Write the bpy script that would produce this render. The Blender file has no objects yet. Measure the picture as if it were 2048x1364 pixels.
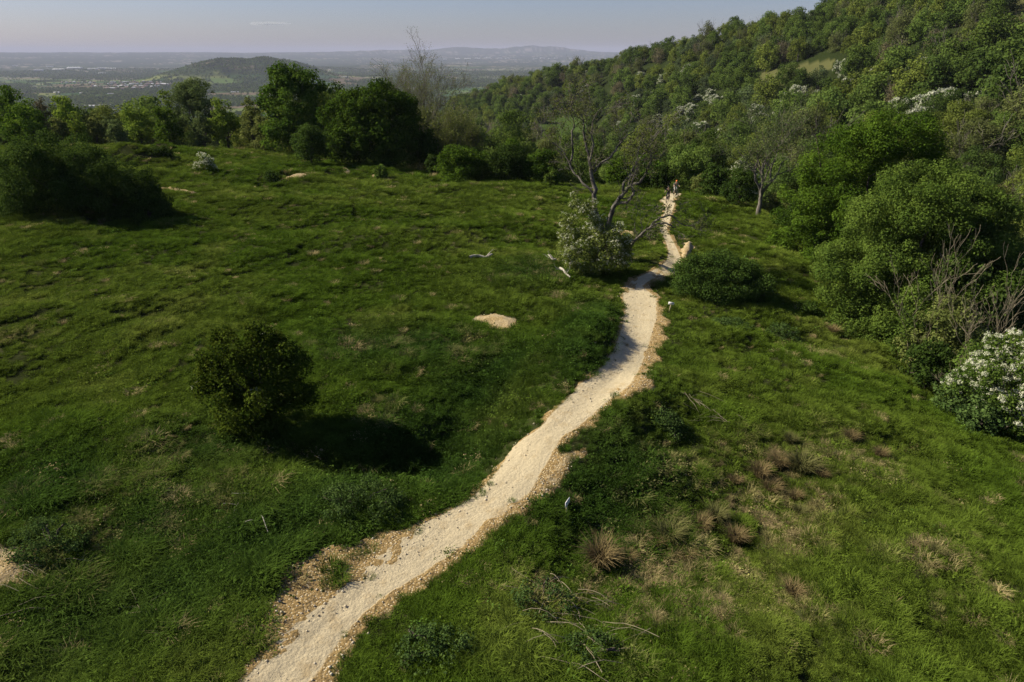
import bpy, math, random
import numpy as np
from mathutils import Vector, Matrix

R = math.radians
S = bpy.context.scene
COL = S.collection

# ------------------------------------------------------------------ camera, sky, sun, exposure
CAM_H = 15.0
PITCH = R(22.9)
FPX = 1365.0                      # focal length in pixels of the 2048 px wide frame (24 mm on a 36 mm sensor)
cam = bpy.data.cameras.new('camera')
cam.lens = 24.0; cam.sensor_width = 36.0
cam.clip_start = 0.5; cam.clip_end = 120000
cam_o = bpy.data.objects.new('camera', cam); COL.objects.link(cam_o)
cam_o.location = (0, 0, CAM_H); cam_o.rotation_euler = (R(90) - PITCH, 0, 0)
S.camera = cam_o

SUN_ELEV = R(39)
SUN_DIR = Vector((-1.0, 0.17, 0)).normalized() * math.cos(SUN_ELEV) + Vector((0, 0, math.sin(SUN_ELEV)))
world = bpy.data.worlds.new('World'); S.world = world
world.use_nodes = True
wn = world.node_tree.nodes; wl = world.node_tree.links
sky = wn.new('ShaderNodeTexSky'); sky.sky_type = 'NISHITA'; sky.sun_disc = False
sky.sun_elevation = SUN_ELEV; sky.sun_rotation = math.atan2(SUN_DIR.x, SUN_DIR.y)
sky.air_density = 1.0; sky.dust_density = 0.8; sky.ozone_density = 4.0; sky.altitude = 200
tint = wn.new('ShaderNodeVectorMath'); tint.operation = 'MULTIPLY'; tint.inputs[1].default_value = (1.0, 0.94, 1.10)
wl.new(sky.outputs[0], tint.inputs[0]); wl.new(tint.outputs[0], wn['Background'].inputs[0])
wn['Background'].inputs[1].default_value = 0.055

sun = bpy.data.lights.new('sun', 'SUN'); sun.energy = 5.0; sun.angle = R(0.5); sun.color = (1.0, 0.91, 0.73)
sun_o = bpy.data.objects.new('sun', sun); COL.objects.link(sun_o)
sun_o.rotation_euler = (-SUN_DIR).to_track_quat('-Z', 'Y').to_euler(); sun_o.location = (-40, 10, 60)

S.view_settings.view_transform = 'Standard'; S.view_settings.look = 'None'
S.view_settings.exposure = 0.66; S.view_settings.gamma = 1.0
cy = S.cycles
cy.max_bounces = 5; cy.diffuse_bounces = 2; cy.glossy_bounces = 1; cy.transmission_bounces = 3; cy.transparent_max_bounces = 6; cy.volume_bounces = 1
cy.use_denoising = True
try:
    cy.denoiser = 'OPENIMAGEDENOISE'; cy.denoising_input_passes = 'RGB_ALBEDO_NORMAL'; cy.denoising_prefilter = "NONE"
except Exception: pass
cy.sample_clamp_indirect = 1.0

# ------------------------------------------------------------------ helpers: noise, pixels, meshes
def hsh(ix, iy, seed):
    h = (ix.astype(np.int64) * 374761393 + iy.astype(np.int64) * 668265263 + seed * 974711) & 0xffffffff
    h = ((h ^ (h >> 13)) * 1274126177) & 0xffffffff
    h = ((h ^ (h >> 16)) * 2246822519) & 0xffffffff
    return ((h ^ (h >> 15)) & 0xffffff) / float(0xffffff)
def vnoise(x, y, seed=0):
    x = np.asarray(x, float); y = np.asarray(y, float)
    ix = np.floor(x); iy = np.floor(y); fx = x - ix; fy = y - iy
    fx = fx*fx*fx*(fx*(fx*6-15)+10); fy = fy*fy*fy*(fy*(fy*6-15)+10)
    ix = ix.astype(np.int64); iy = iy.astype(np.int64)
    a = hsh(ix, iy, seed); b = hsh(ix+1, iy, seed); c = hsh(ix, iy+1, seed); d = hsh(ix+1, iy+1, seed)
    return (a*(1-fx)+b*fx)*(1-fy) + (c*(1-fx)+d*fx)*fy
def fbm(x, y, seed=0, octv=4, gain=0.5):
    s = 0.0; amp = 1.0; tot = 0.0; f = 1.0
    for o in range(octv):
        s = s + amp * vnoise(np.asarray(x)*f + 17.3*o, np.asarray(y)*f - 9.1*o, seed + o*31); tot += amp; amp *= gain; f *= 2.03
    return s / tot
def sstep(a, b, x):
    t = np.clip((np.asarray(x, float) - a) / (b - a), 0, 1); return t*t*(3-2*t)

CP, SP = math.cos(PITCH), math.sin(PITCH)
def ray(u, v):
    a = (np.asarray(u, float) - 1024) / FPX; b = (682 - np.asarray(v, float)) / FPX
    return a, CP + b*SP, -SP + b*CP                    # x, y, z
def flat(u, v, z=0.0):
    dx, dy, dz = ray(u, v); t = (z - CAM_H) / dz
    return dx*t, dy*t
def proj(x, y, z):
    z = np.asarray(z, float) - CAM_H
    d = np.asarray(y)*CP - z*SP; up = np.asarray(y)*SP + z*CP
    return 1024 + FPX*np.asarray(x)/d, 682 - FPX*up/d, d
def at_range(u, v, r):
    """Point on the sight line of (u,v) at horizontal distance r."""
    dx, dy, dz = ray(u, v); k = r / math.hypot(dx, dy)
    return float(dx*k), float(dy*k), float(CAM_H + dz*k)

def pchip(xk, yk, x):
    xk = np.asarray(xk, float); yk = np.asarray(yk, float); h = np.diff(xk); dl = np.diff(yk)/h
    m = np.zeros_like(yk); m[0] = dl[0]; m[-1] = dl[-1]
    for i in range(1, len(xk)-1):
        if dl[i-1]*dl[i] > 0:
            w1 = 2*h[i]+h[i-1]; w2 = h[i]+2*h[i-1]; m[i] = (w1+w2)/(w1/dl[i-1]+w2/dl[i])
    x = np.clip(x, xk[0], xk[-1]); i = np.clip(np.searchsorted(xk, x) - 1, 0, len(h)-1); t = (x - xk[i])/h[i]
    return (1+2*t)*(1-t)**2*yk[i] + t*(1-t)**2*h[i]*m[i] + t*t*(3-2*t)*yk[i+1] + t*t*(t-1)*h[i]*m[i+1]

# ------------------------------------------------------------------ terrain height
FAR = [(2600, -185), (60000, -185)]
PROF = {
 -60: [(3,0),(30,.5),(100,1),(140,.5),(200,-8),(350,-35),(700,-95),(1400,-150)],
 -35: [(3,0),(30,.3),(60,.8),(100,1.3),(132,1.2),(150,-.8),(200,-9),(350,-38),(700,-95),(1400,-150)],
 -25: [(3,0),(30,.2),(60,.4),(100,.6),(126,.5),(142,-1.5),(190,-11),(350,-40),(700,-95),(1400,-150)],
 -15: [(3,0),(30,0),(60,.2),(90,0),(110,-.5),(125,-2.5),(180,-14),(350,-42),(700,-90),(1400,-150)],
 -8: [(3,0),(30,0),(60,.2),(85,-.2),(98,-.7),(112,-3),(170,-15),(350,-42),(700,-78),(1000,-100),(1600,-155)],
 -4: [(3,0),(30,.1),(60,.3),(80,-.1),(93,-.8),(106,-3.5),(165,-16),(350,-42),(600,-52),(850,-41),(1000,-60),(1600,-150)],
 0: [(3,0),(30,.2),(60,.3),(80,-.1),(93,-.8),(106,-4),(160,-16),(350,-42),(520,-40),(640,-32),(760,-21),(900,-40),(1600,-150)],
 5: [(3,0),(30,.1),(60,-.2),(80,-.5),(90,-1),(104,-4),(155,-16),(300,-38),(400,-43),(480,-40),(560,-33),(680,-3),(800,-20),(1600,-150)],
 10: [(3,0),(30,0),(60,-.5),(80,-.8),(90,-1.4),(104,-4.5),(150,-15),(250,-30),(350,-34),(450,-20),(600,10),(720,-5),(1600,-150)],
 15: [(3,0),(30,0),(50,-.4),(70,-.6),(84,-.8),(96,-2.6),(150,-14),(230,-24),(320,-20),(420,0),(540,20),(660,5),(1600,-150)],
 20: [(3,0),(25,0),(40,-.6),(70,-.7),(82,-2.0),(108,-7),(160,-15),(230,-15),(320,-5),(420,14),(490,28),(620,15),(1600,-150)],
 25: [(3,0),(22,-.1),(36,-.8),(50,-1.1),(62,-2.2),(90,-7),(140,-13),(200,-11),(280,0),(370,20),(450,38),(600,25),(1600,-150)],
 30: [(3,0),(20,-.2),(30,-.8),(39,-1.2),(52,-2.6),(80,-8),(120,-12),(170,-8),(250,7),(330,27),(420,48),(600,35),(1600,-140)],
 36: [(3,0),(18,-.2),(26,-.8),(31,-1.2),(43,-2.8),(70,-8),(110,-11),(160,-4),(240,12),(320,31),(420,52),(600,40),(1600,-130)],
 60: [(3,0),(15,-.4),(22,-1),(35,-2.4),(70,-7.5),(110,-8),(200,10),(350,45),(600,50),(1600,-100)],
}
LR0, LR1, NLR = math.log(3.0), math.log(60000.0), 2400
_lr = np.linspace(LR0, LR1, NLR)
_azk = sorted(PROF)
_cols = np.array([pchip(np.log([p[0] for p in PROF[a]+FAR]), [p[1] for p in PROF[a]+FAR], _lr) for a in _azk])
_azf = np.linspace(-60, 60, 481)
ZT = np.array([pchip(_azk, _cols[:, j], _azf) for j in range(NLR)]).T        # (481, NLR)
def zprofile(az, r):
    fa = np.clip((np.clip(az, -60, 60) + 60) * 4, 0, 479.999); fr = np.clip((np.log(np.maximum(r, 3.01)) - LR0) / (LR1 - LR0) * (NLR-1), 0, NLR-1.001)
    ia = fa.astype(int); ir = fr.astype(int); ta = fa - ia; tr = fr - ir
    return (ZT[ia, ir]*(1-ta)+ZT[ia+1, ir]*ta)*(1-tr) + (ZT[ia, ir+1]*(1-ta)+ZT[ia+1, ir+1]*ta)*tr
BROW_AZ = [-60,-35,-25,-15,-8,-4,0,5,10,15,20,25,30,36,60]
BROW_R = [140,135,128,112,99,95,94,92,92,85,71,51,40,32,23]
def brow(az): return np.interp(az, BROW_AZ, BROW_R)

# bumps and hollows of the field: (u, v, radius along, radius across, angle, height)
BUMPS = []
def bump(u, v, h, r, r2=None, ang=0.0):
    x, y = flat(u, v); BUMPS.append((float(x), float(y), h, r, r2 or r, R(ang)))
bump(1520, 985, -1.5, 5.5, 3.4, 60)       # rush hollow
bump(1280, 1120, -0.9, 3.5, 2.5, 40)
bump(1190, 1010, -0.5, 2.6, 1.6, 55)
bump(960, 800, -1.5, 4.2, 2.0, 70)        # ditch beside the ramp
bump(800, 900, -1.2, 4.0, 2.2, 10)
bump(600, 900, -0.5, 3.0, 2.0, 0)
bump(1120, 740, 0.9, 5.5, 2.8, 70)        # bank left of the path
bump(1180, 655, .75, 4.6, 1.3, 82); bump(1150, 722, .85, 3.6, 1.5, 66); bump(1232, 868, .8, 4.2, 1.5, 58)
bump(1095, 878, 0.55, 1.9, 1.6, 60)       # jump ramp
bump(1180, 800, 0.45, 4.0, 2.0, 60)
bump(1300, 800, 0.55, 2.4, 1.4, 60)
bump(1290, 520, 0.9, 4.0, 2.2, 80)        # grassy mound inside the bend
bump(1260, 460, 0.8, 5.0, 2.5, 80)
bump(270, 340, 2.0, 4.2, 2.6, 10)         # hummocks on the left of the field
bump(325, 312, 1.1, 2.2, 1.6, 0)
bump(860, 480, 0.7, 10, 4, 20)
bump(560, 420, 0.6, 9, 4, -15)
bump(620, 365, 0.7, 3.2, 1.6, 10)
bump(1010, 380, 0.5, 12, 3, 5)
bump(540, 370, -0.3, 6, 3, 0)
bump(250, 640, 0.4, 6, 3, 30)
bump(120, 900, 0.5, 5, 2.5, 30)
bump(1700, 760, 0.5, 7, 3, -50)
bump(1850, 1050, 0.4, 6, 4, 80)
bump(1600, 640, -0.6, 4, 2, -30)
# trodden tracks across the left of the field (grooves)
TRACKS_PX = [[(0,692),(160,640),(330,600),(450,560),(560,530),(640,502),(690,468),(720,430),(690,400),(640,385)],
             [(0,770),(180,700),(330,640),(470,580)], [(560,425),(520,440),(470,520)]]
def seg_dist(x, y, pts):
    d = np.full(np.shape(x), 1e9); 
    for (ax, ay), (bx, by) in zip(pts[:-1], pts[1:]):
        vx, vy = bx-ax, by-ay; L = vx*vx+vy*vy
        t = np.clip(((x-ax)*vx+(y-ay)*vy)/L, 0, 1)
        d = np.minimum(d, np.hypot(x-ax-t*vx, y-ay-t*vy))
    return d
TRACKS = [[tuple(map(float, flat(*p))) for p in t] for t in TRACKS_PX]
def track_mask(x, y):
    wob = (fbm(x*.25, y*.25, 91, 2)-.5)*1.6
    m = 0
    for i, t in enumerate(TRACKS):
        m = np.maximum(m, np.exp(-(seg_dist(x+wob, y+wob*.6, t)/0.42)**2) * (1.0 if i == 0 else .55))
    return m

def far_hills(x, y, r, az):
    z = np.zeros_like(r)
    def hill(u, rr, amp, sa, sr, p=1.0):
        a0 = math.degrees(math.atan((u-1024)/1481.0))
        return amp*np.exp(-(np.abs((az-a0)*np.pi/180*rr)/sa)**(2*p))*np.exp(-((r-rr)/sr)**2)
    z += hill(490, 5700, 104, 400, 700, 1.3) + hill(585, 5600, 62, 260, 500) + hill(395, 5600, 54, 330, 600) + hill(345, 5400, 22, 300, 600)
    z += hill(640, 5900, 25, 500, 600)
    rough = (fbm(x/160., y/160., 5, 3)-.5)
    z += rough*np.clip(z, 0, 100)*0.45
    z += hill(590, 9000, 45, 700, 500) + hill(830, 11000, 60, 1000, 900) + hill(250, 9500, 25, 1200, 700)
    # plain swelling up to the far ridges
    z += sstep(13000, 26000, r)*(170 + 40*fbm(az*.16, r*0, 7, 3) + 22*fbm(az*.9, r*0, 9, 3))
    m = hill(800, 24500, 75, 1500, 1500) + hill(985, 24500, 125, 1500, 1500) + hill(1080, 24500, 165, 900, 1500) + hill(915, 24500, 90, 700, 1500) + hill(1150, 24500, 70, 900, 1500) + hill(700, 24500, 35, 1600, 1500)
    z += m*(0.82 + 0.36*fbm(az*1.3, r*0, 12, 4))
    z += (fbm(x/900., y/900., 21, 3)-.5)*14*sstep(2500, 4500, r)
    return z

def height(x, y):
    x = np.asarray(x, float); y = np.asarray(y, float); shp = x.shape
    x = x.ravel(); y = y.ravel()
    r = np.hypot(x, y); az = np.degrees(np.arctan2(x, np.maximum(y, 1e-6))) ; az = np.where(y <= 0, np.sign(x)*60, az)
    z = zprofile(az, r)
    near = r < 260
    if near.any():
        xn, yn = x[near], y[near]; d = np.zeros_like(xn)
        for bx, by, h, a, b, an in BUMPS:
            dx, dy = xn-bx, yn-by; c, s = math.cos(an), math.sin(an)
            q = ((dx*c+dy*s)/a)**2 + ((-dx*s+dy*c)/b)**2
            d += h*np.exp(-q)
        fade = 1 - sstep(150, 250, r[near])
        pm = 1.0 - 0.75*path_soft(xn, yn)
        d += ((fbm(xn/7., yn/7., 3, 2)-.5)*1.15*pm + (fbm(xn/2.1, yn/2.1, 4, 2)-.5)*0.55*pm*pm)
        d -= 0.22*track_mask(xn, yn)
        z[near] += d*fade
    mid = (r > 200) & (r < 2600)
    if mid.any():
        z[mid] += (fbm(x[mid]/45., y[mid]/45., 8, 3)-.5)*6*sstep(200, 320, r[mid])
    fr = r > 2400
    if fr.any(): z[fr] += far_hills(x[fr], y[fr], r[fr], az[fr])
    return z.reshape(shp)

# path: left and right edge by image row, traced onto the ground
PATH_ROWS = [(1420,400,590),(1364,482,642),(1300,540,684),(1250,592,722),(1200,655,778),(1150,715,860),(1100,775,935),(1050,845,988),(1000,935,1062),(950,988,1098),
 (900,1024,1122),(880,1046,1134),(850,1085,1175),(800,1132,1232),(770,1160,1275),(750,1190,1285),(700,1226,1302),(650,1246,1317),(620,1250,1322),(595,1246,1320),(575,1250,1292),(560,1268,1308),
 (548,1292,1342),(536,1316,1362),(522,1332,1366),(505,1336,1360),(490,1333,1352),(475,1327,1344),(460,1319,1336),(445,1321,1341),(430,1328,1346),(415,1328,1352),(405,1320,1350),(398,1328,1356),(388,1336,1366),(380,1340,1362)]
PL = np.array([flat(l, v) for v, l, r_ in PATH_ROWS]); PR = np.array([flat(r_, v) for v, l, r_ in PATH_ROWS])
PC = (PL + PR)/2; PW = np.hypot(*(PR-PL).T)/2
_pt = np.arange(len(PC))
def path_soft(x, y):
    """1 on the path, falling to 0 about 2.5 m off it."""
    d = np.full(np.shape(x), 1e9)
    for i in range(len(PC)-1):
        ax, ay = PC[i]; vx, vy = PC[i+1]-PC[i]; t = np.clip(((x-ax)*vx+(y-ay)*vy)/(vx*vx+vy*vy), 0, 1)
        d = np.minimum(d, np.hypot(x-ax-t*vx, y-ay-t*vy) - (PW[i]*(1-t)+PW[i+1]*t))
    return 1 - sstep(0.0, 2.5, d)
PRING = [tuple(p) for p in PL]+[tuple(p) for p in PR[::-1]]
def path_dist(x, y):
    d = seg_dist(x, y, PRING+[PRING[0]]); return np.where(in_poly(x, y, PRING), -d, d)

_T = np.geomspace(8, 40000, 5000)
def ground_at(u, v):
    """World point where the sight line of a pixel meets the terrain."""
    dx, dy, dz = ray(u, v); k = _T / math.hypot(dx, dy)
    X, Y, Z = dx*k, dy*k, CAM_H + dz*k
    below = Z < height(X, Y)
    i = int(np.argmax(below)) if below.any() else len(_T)-1
    a, b = _T[max(i-1, 0)], _T[i]
    for _ in range(18):
        m = (a+b)/2; km = m/math.hypot(dx, dy)
        if CAM_H+dz*km < height(np.array([dx*km]), np.array([dy*km]))[0]: b = m
        else: a = m
    km = b/math.hypot(dx, dy)
    x, y = float(dx*km), float(dy*km)
    return Vector((x, y, float(height(np.array([x]), np.array([y]))[0])))
def gz(x, y): return float(height(np.array([x]), np.array([y]))[0])

for _it in range(3):                                 # settle the traced edges onto the ground they themselves smooth
    PL = np.array([ground_at(l, v)[:2] for v, l, r_ in PATH_ROWS]); PR = np.array([ground_at(r_, v)[:2] for v, l, r_ in PATH_ROWS])
    for q in (PL, PR):
        q[-6:] = [flat(e[1] if q is PL else e[2], e[0], -1.0) for e in PATH_ROWS[-6:]]
    PC = (PL + PR)/2; PW = np.hypot(*(PR-PL).T)/2
    PRING = [tuple(p) for p in PL]+[tuple(p) for p in PR[::-1]]

def mesh_np(name, verts, faces_list, mats, attrs=None, mat_idx=None, smooth=False):
    """faces_list: list of (n,k) int arrays."""
    me = bpy.data.meshes.new(name)
    verts = np.asarray(verts, np.float32)
    me.vertices.add(len(verts)); me.vertices.foreach_set('co', verts.ravel())
    loops = np.concatenate([f.ravel() for f in faces_list]).astype(np.int32)
    tot = np.concatenate([np.full(len(f), f.shape[1], np.int32) for f in faces_list])
    start = np.concatenate([[0], np.cumsum(tot)[:-1]]).astype(np.int32)
    me.loops.add(len(loops)); me.loops.foreach_set('vertex_index', loops)
    me.polygons.add(len(tot)); me.polygons.foreach_set('loop_start', start); me.polygons.foreach_set('loop_total', tot)
    if mat_idx is not None: me.polygons.foreach_set('material_index', np.asarray(mat_idx, np.int32))
    if smooth: me.polygons.foreach_set('use_smooth', np.ones(len(tot), bool))
    for an, arr in (attrs or {}).items():
        arr = np.asarray(arr, np.float32)
        if arr.ndim == 1:
            at = me.attributes.new(an, 'FLOAT', 'POINT'); at.data.foreach_set('value', arr)
        else:
            if arr.shape[1] == 3: arr = np.concatenate([arr, np.ones((len(arr), 1), np.float32)], 1)
            at = me.attributes.new(an, 'FLOAT_COLOR', 'POINT'); at.data.foreach_set('color', arr.ravel())
    for m in (mats if isinstance(mats, (list, tuple)) else [mats]): me.materials.append(m)
    me.update(calc_edges=True)
    return me
def link(name, data, parent=None, loc=None):
    o = bpy.data.objects.new(name, data); COL.objects.link(o)
    if parent is not None: o.parent = parent
    if loc is not None: o.location = loc
    return o
def tag(o, label=None, cat=None, group=None, kind=None):
    if label: o['label'] = label
    if cat: o['category'] = cat
    if group: o['group'] = group
    if kind: o['kind'] = kind
    return o
def empty(name, loc, label, cat, group=None, rz=0.0):
    o = bpy.data.objects.new(name, None); COL.objects.link(o); o.location = loc; o.rotation_euler = (0, 0, rz)
    o.empty_display_size = .3
    return tag(o, label, cat, group)

# ------------------------------------------------------------------ materials
def mat(name):
    m = bpy.data.materials.new(name); m.use_nodes = True
    m.node_tree.nodes.clear()
    out = m.node_tree.nodes.new('ShaderNodeOutputMaterial')
    return m, m.node_tree.nodes, m.node_tree.links, out
def leaf_mat(name, c1, c2, trans=0.3, vary=0.25, gloss=0.0):
    """Leaf of colour c1..c2 by its own tint; light passes through it a little."""
    if max(c2) < .28: c1 = tuple(c*1.12 for c in c1); c2 = tuple(c*1.4 for c in c2)
    m, n, l, out = mat(name)
    at = n.new('ShaderNodeAttribute'); at.attribute_name = 'tint'
    mix = n.new('ShaderNodeMix'); mix.data_type = 'RGBA'
    mix.inputs[6].default_value = (*c1, 1); mix.inputs[7].default_value = (*c2, 1)
    l.new(at.outputs['Fac'], mix.inputs[0])
    oi = n.new('ShaderNodeObjectInfo')
    mr = n.new('ShaderNodeMapRange'); mr.inputs[3].default_value = 1-vary; mr.inputs[4].default_value = 1+vary
    l.new(oi.outputs['Random'], mr.inputs[0])
    mul = n.new('ShaderNodeVectorMath'); mul.operation = 'SCALE'
    l.new(mix.outputs[2], mul.inputs[0]); l.new(mr.outputs[0], mul.inputs['Scale'])
    d = n.new('ShaderNodeBsdfDiffuse'); t = n.new('ShaderNodeBsdfTranslucent')
    l.new(mul.outputs[0], d.inputs[0])
    hs = n.new('ShaderNodeHueSaturation'); hs.inputs['Hue'].default_value = .485; hs.inputs['Value'].default_value = 1.3
    l.new(mul.outputs[0], hs.inputs['Color']); l.new(hs.outputs[0], t.inputs[0])
    ms = n.new('ShaderNodeMixShader'); ms.inputs[0].default_value = trans
    l.new(d.outputs[0], ms.inputs[1]); l.new(t.outputs[0], ms.inputs[2])
    if gloss:
        g = n.new('ShaderNodeBsdfGlossy'); g.inputs['Roughness'].default_value = .45; g.inputs[0].default_value = (1, 1, 1, 1)
        m2 = n.new('ShaderNodeMixShader'); m2.inputs[0].default_value = gloss
        l.new(ms.outputs[0], m2.inputs[1]); l.new(g.outputs[0], m2.inputs[2]); l.new(m2.outputs[0], out.inputs[0])
    else: l.new(ms.outputs[0], out.inputs[0])
    return m
def solid_mat(name, c1, c2, scale=3.0, rough=0.85, bump_s=0.0):
    m, n, l, out = mat(name)
    p = n.new('ShaderNodeBsdfPrincipled'); p.inputs['Roughness'].default_value = rough; p.inputs['Specular IOR Level'].default_value = .25
    tc = n.new('ShaderNodeTexCoord'); nz = n.new('ShaderNodeTexNoise'); nz.inputs['Scale'].default_value = scale; nz.inputs['Detail'].default_value = 5
    l.new(tc.outputs['Object'], nz.inputs['Vector'])
    mr = n.new('ShaderNodeMapRange'); mr.inputs[1].default_value = .32; mr.inputs[2].default_value = .68; l.new(nz.outputs[0], mr.inputs[0])
    mix = n.new('ShaderNodeMix'); mix.data_type = 'RGBA'; mix.inputs[6].default_value = (*c1, 1); mix.inputs[7].default_value = (*c2, 1)
    l.new(mr.outputs[0], mix.inputs[0]); l.new(mix.outputs[2], p.inputs['Base Color'])
    if bump_s:
        b = n.new('ShaderNodeBump'); b.inputs['Strength'].default_value = bump_s; b.inputs['Distance'].default_value = .05
        l.new(nz.outputs[0], b.inputs['Height']); l.new(b.outputs[0], p.inputs['Normal'])
    l.new(p.outputs[0], out.inputs[0]); return m

BARK = solid_mat('bark', (.05,.04,.03), (.11,.09,.07), 6, .9, .6)
BARK_GREY = solid_mat('grey_bark', (.08,.07,.058), (.19,.17,.14), 4, .9, .5)
BARK_FORK = solid_mat('lichen_dark_bark', (.04,.035,.03), (.19,.17,.14), 3, .9, .5)
BARK_DARK = solid_mat('dark_bark', (.022,.018,.014), (.06,.05,.04), 5, .9, .6)
DEADWOOD = solid_mat('dead_wood', (.28,.25,.21), (.48,.44,.38), 5, .9, .5)
TWIG_TAN = solid_mat('tan_twig', (.15,.125,.08), (.29,.25,.165), 5, .9, .2)
POSTWOOD = solid_mat('post_wood', (.35,.27,.16), (.50,.40,.26), 9, .8, .3)
WHITE = solid_mat('white_board', (.74,.74,.72), (.82,.82,.80), 6, .55)
DARKMARK = solid_mat('sign_marking', (.02,.02,.02), (.05,.05,.05), 6, .6)

# ------------------------------------------------------------------ the ground, one sheet to the horizon
def far_fields(x, y):
    """Fields of the plain: distance to the next hedge and a random number per field."""
    wx = x + 60*(fbm(x/500., y/500., 41, 2)-.5); wy = y + 60*(fbm(x/500., y/500., 43, 2)-.5)
    C = 230.0
    gx = np.floor(wx/C*0.75).astype(np.int64); gy = np.floor(wy/C).astype(np.int64)
    d1 = np.full(x.shape, 1e9); d2 = np.full(x.shape, 1e9); idr = np.zeros(x.shape)
    for i in (-1, 0, 1):
        for j in (-1, 0, 1):
            sx = (gx+i+.1+.8*hsh(gx+i, gy+j, 51))*C/.75; sy = (gy+j+.1+.8*hsh(gx+i, gy+j, 52))*C
            d = np.abs(wx-sx)*.8 + np.abs(wy-sy) ; rid = hsh(gx+i, gy+j, 53)
            closer = d < d1
            d2 = np.where(closer, d1, np.minimum(d2, d)); idr = np.where(closer, rid, idr); d1 = np.where(closer, d, d1)
    return d2-d1, idr
def in_poly(u, v, poly):
    inside = np.zeros(np.shape(u), bool)
    for (ax, ay), (bx, by) in zip(poly, poly[1:]+poly[:1]):
        c = ((ay > v) != (by > v)) & (u < (bx-ax)*(v-ay)/(by-ay+1e-9)+ax); inside ^= c
    return inside
MEADOW = [(1070,252),(1110,236),(1180,232),(1190,262),(1170,285),(1120,290),(1085,275)]       # green meadow in the valley
CLEAR_MID = [(1470,176),(1530,144),(1600,128),(1670,118),(1660,142),(1590,162),(1530,180)]
CLEAR_TOP = [(2000,-60),(2100,-60),(2100,52),(2040,48),(2012,28)]
def clearing(x, y, z):
    u, v, d = proj(x, y, z)
    return in_poly(u, v, MEADOW) | in_poly(u, v, CLEAR_MID) | in_poly(u, v, CLEAR_TOP)

def build_ground():
    az = np.concatenate([np.arange(-180, -56, 3.0), np.arange(-56, 52.01, 0.115), np.arange(55, 178, 3.0)])
    rr = np.concatenate([np.linspace(2, 11.5, 18), np.geomspace(12, 140, 380)[:-1], np.geomspace(140, 1000, 150)[:-1], np.geomspace(1000, 12000, 230)[:-1], np.geomspace(12000, 48000, 60)])
    A, Rr = np.meshgrid(np.radians(az), rr, indexing='ij')
    X = np.sin(A)*Rr; Y = np.cos(A)*Rr
    Z = height(X, Y)
    na, nr = A.shape
    V = np.stack([X, Y, Z], -1).reshape(-1, 3)
    i = np.arange(na); j = np.arange(nr-1); I, J = np.meshgrid(i, j, indexing='ij'); I2 = (I+1) % na
    F = np.stack([I*nr+J, I*nr+J+1, I2*nr+J+1, I2*nr+J], -1).reshape(-1, 4)[:, ::-1]
    x, y, z = V.T; r = np.hypot(x, y)
    # colour of the land itself
    n1 = fbm(x/9., y/9., 61, 4); n2 = fbm(x/1.2, y/1.2, 62, 3)
    soil = np.array([.030, .036, .012]); dead = np.array([.10, .085, .045])
    near_c = soil[None]*(.6+.8*n2[:, None]) + (dead-soil)[None]*sstep(.55, .8, n1*.6+n2*.4)[:, None]*.5
    edge, idr = far_fields(x, y)
    pal = .85*np.array([[.055,.10,.030],[.075,.13,.035],[.10,.15,.045],[.045,.085,.032],[.13,.16,.055],[.15,.12,.08],[.06,.11,.05],[.16,.18,.06]])
    fc = pal[np.clip((idr*8).astype(int), 0, 7)] * (.85+.3*fbm(x/60., y/60., 63, 2))[:, None]
    woodn = fbm(x/700., y/700., 64, 4)
    wood = sstep(.46, .52, woodn + .12*sstep(6500, 11000, r))
    hedge = 1-sstep(8, 15, edge)
    dark = np.array([.022, .036, .014])
    hillw = sstep(45, 75, z+185)*sstep(4300, 4800, r)*(1-sstep(7000, 8000, r))
    wood = np.maximum(wood, hillw*sstep(.30, .36, fbm(x/150., y/150., 70, 3)))
    town = sstep(.57, .63, fbm(x/900., y/420., 65, 4))*sstep(4200, 7000, r)
    k = np.maximum(np.maximum(wood, hedge)*.92, sstep(6000, 12000, r)*(.45+.5*sstep(.42,.5,fbm(x/240., y/300., 66, 3))))[:, None]
    fc = fc*(1-k) + dark[None]*k
    sp = sstep(.60, .70, vnoise(x/35., y/60., 67))*town
    fc = fc*(1-sp[:, None]*.7) + np.array([.28,.24,.22])[None]*sp[:, None]*.7
    far = sstep(1300, 2300, r)[:, None]
    midc = np.array([.020,.028,.009])[None]*(.7+.6*fbm(x/14., y/14., 68, 3))[:, None]
    cl = clearing(x, y, z) & (r > 200) & (r < 1000)
    midc = np.where(cl[:, None], np.array([.045,.072,.018])[None]*(.8+.4*fbm(x/10., y/10., 69, 3))[:, None], midc)
    cl2 = (in_poly(*proj(x, y, z)[:2], CLEAR_TOP) | in_poly(*proj(x, y, z)[:2], CLEAR_MID)) & (r > 200)
    midc = np.where((cl2 & cl)[:, None], np.array([.085,.088,.034])[None]*(.8+.4*n1)[:, None], midc)
    m1 = sstep(120, 190, r)[:, None]
    c = near_c*(1-m1) + midc*m1; c = c*(1-far) + fc*far
    me = mesh_np('ground', V, [F], GROUND_M, {'gcol': c}, smooth=True)
    o = link('ground', me); o['kind'] = 'structure'; return o
m, n, l, out = mat('ground_soil_and_fields'); GROUND_M = m
at = n.new('ShaderNodeAttribute'); at.attribute_name = 'gcol'
p = n.new('ShaderNodeBsdfDiffuse'); l.new(at.outputs['Color'], p.inputs[0]); l.new(p.outputs[0], out.inputs[0])
build_ground()

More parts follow.
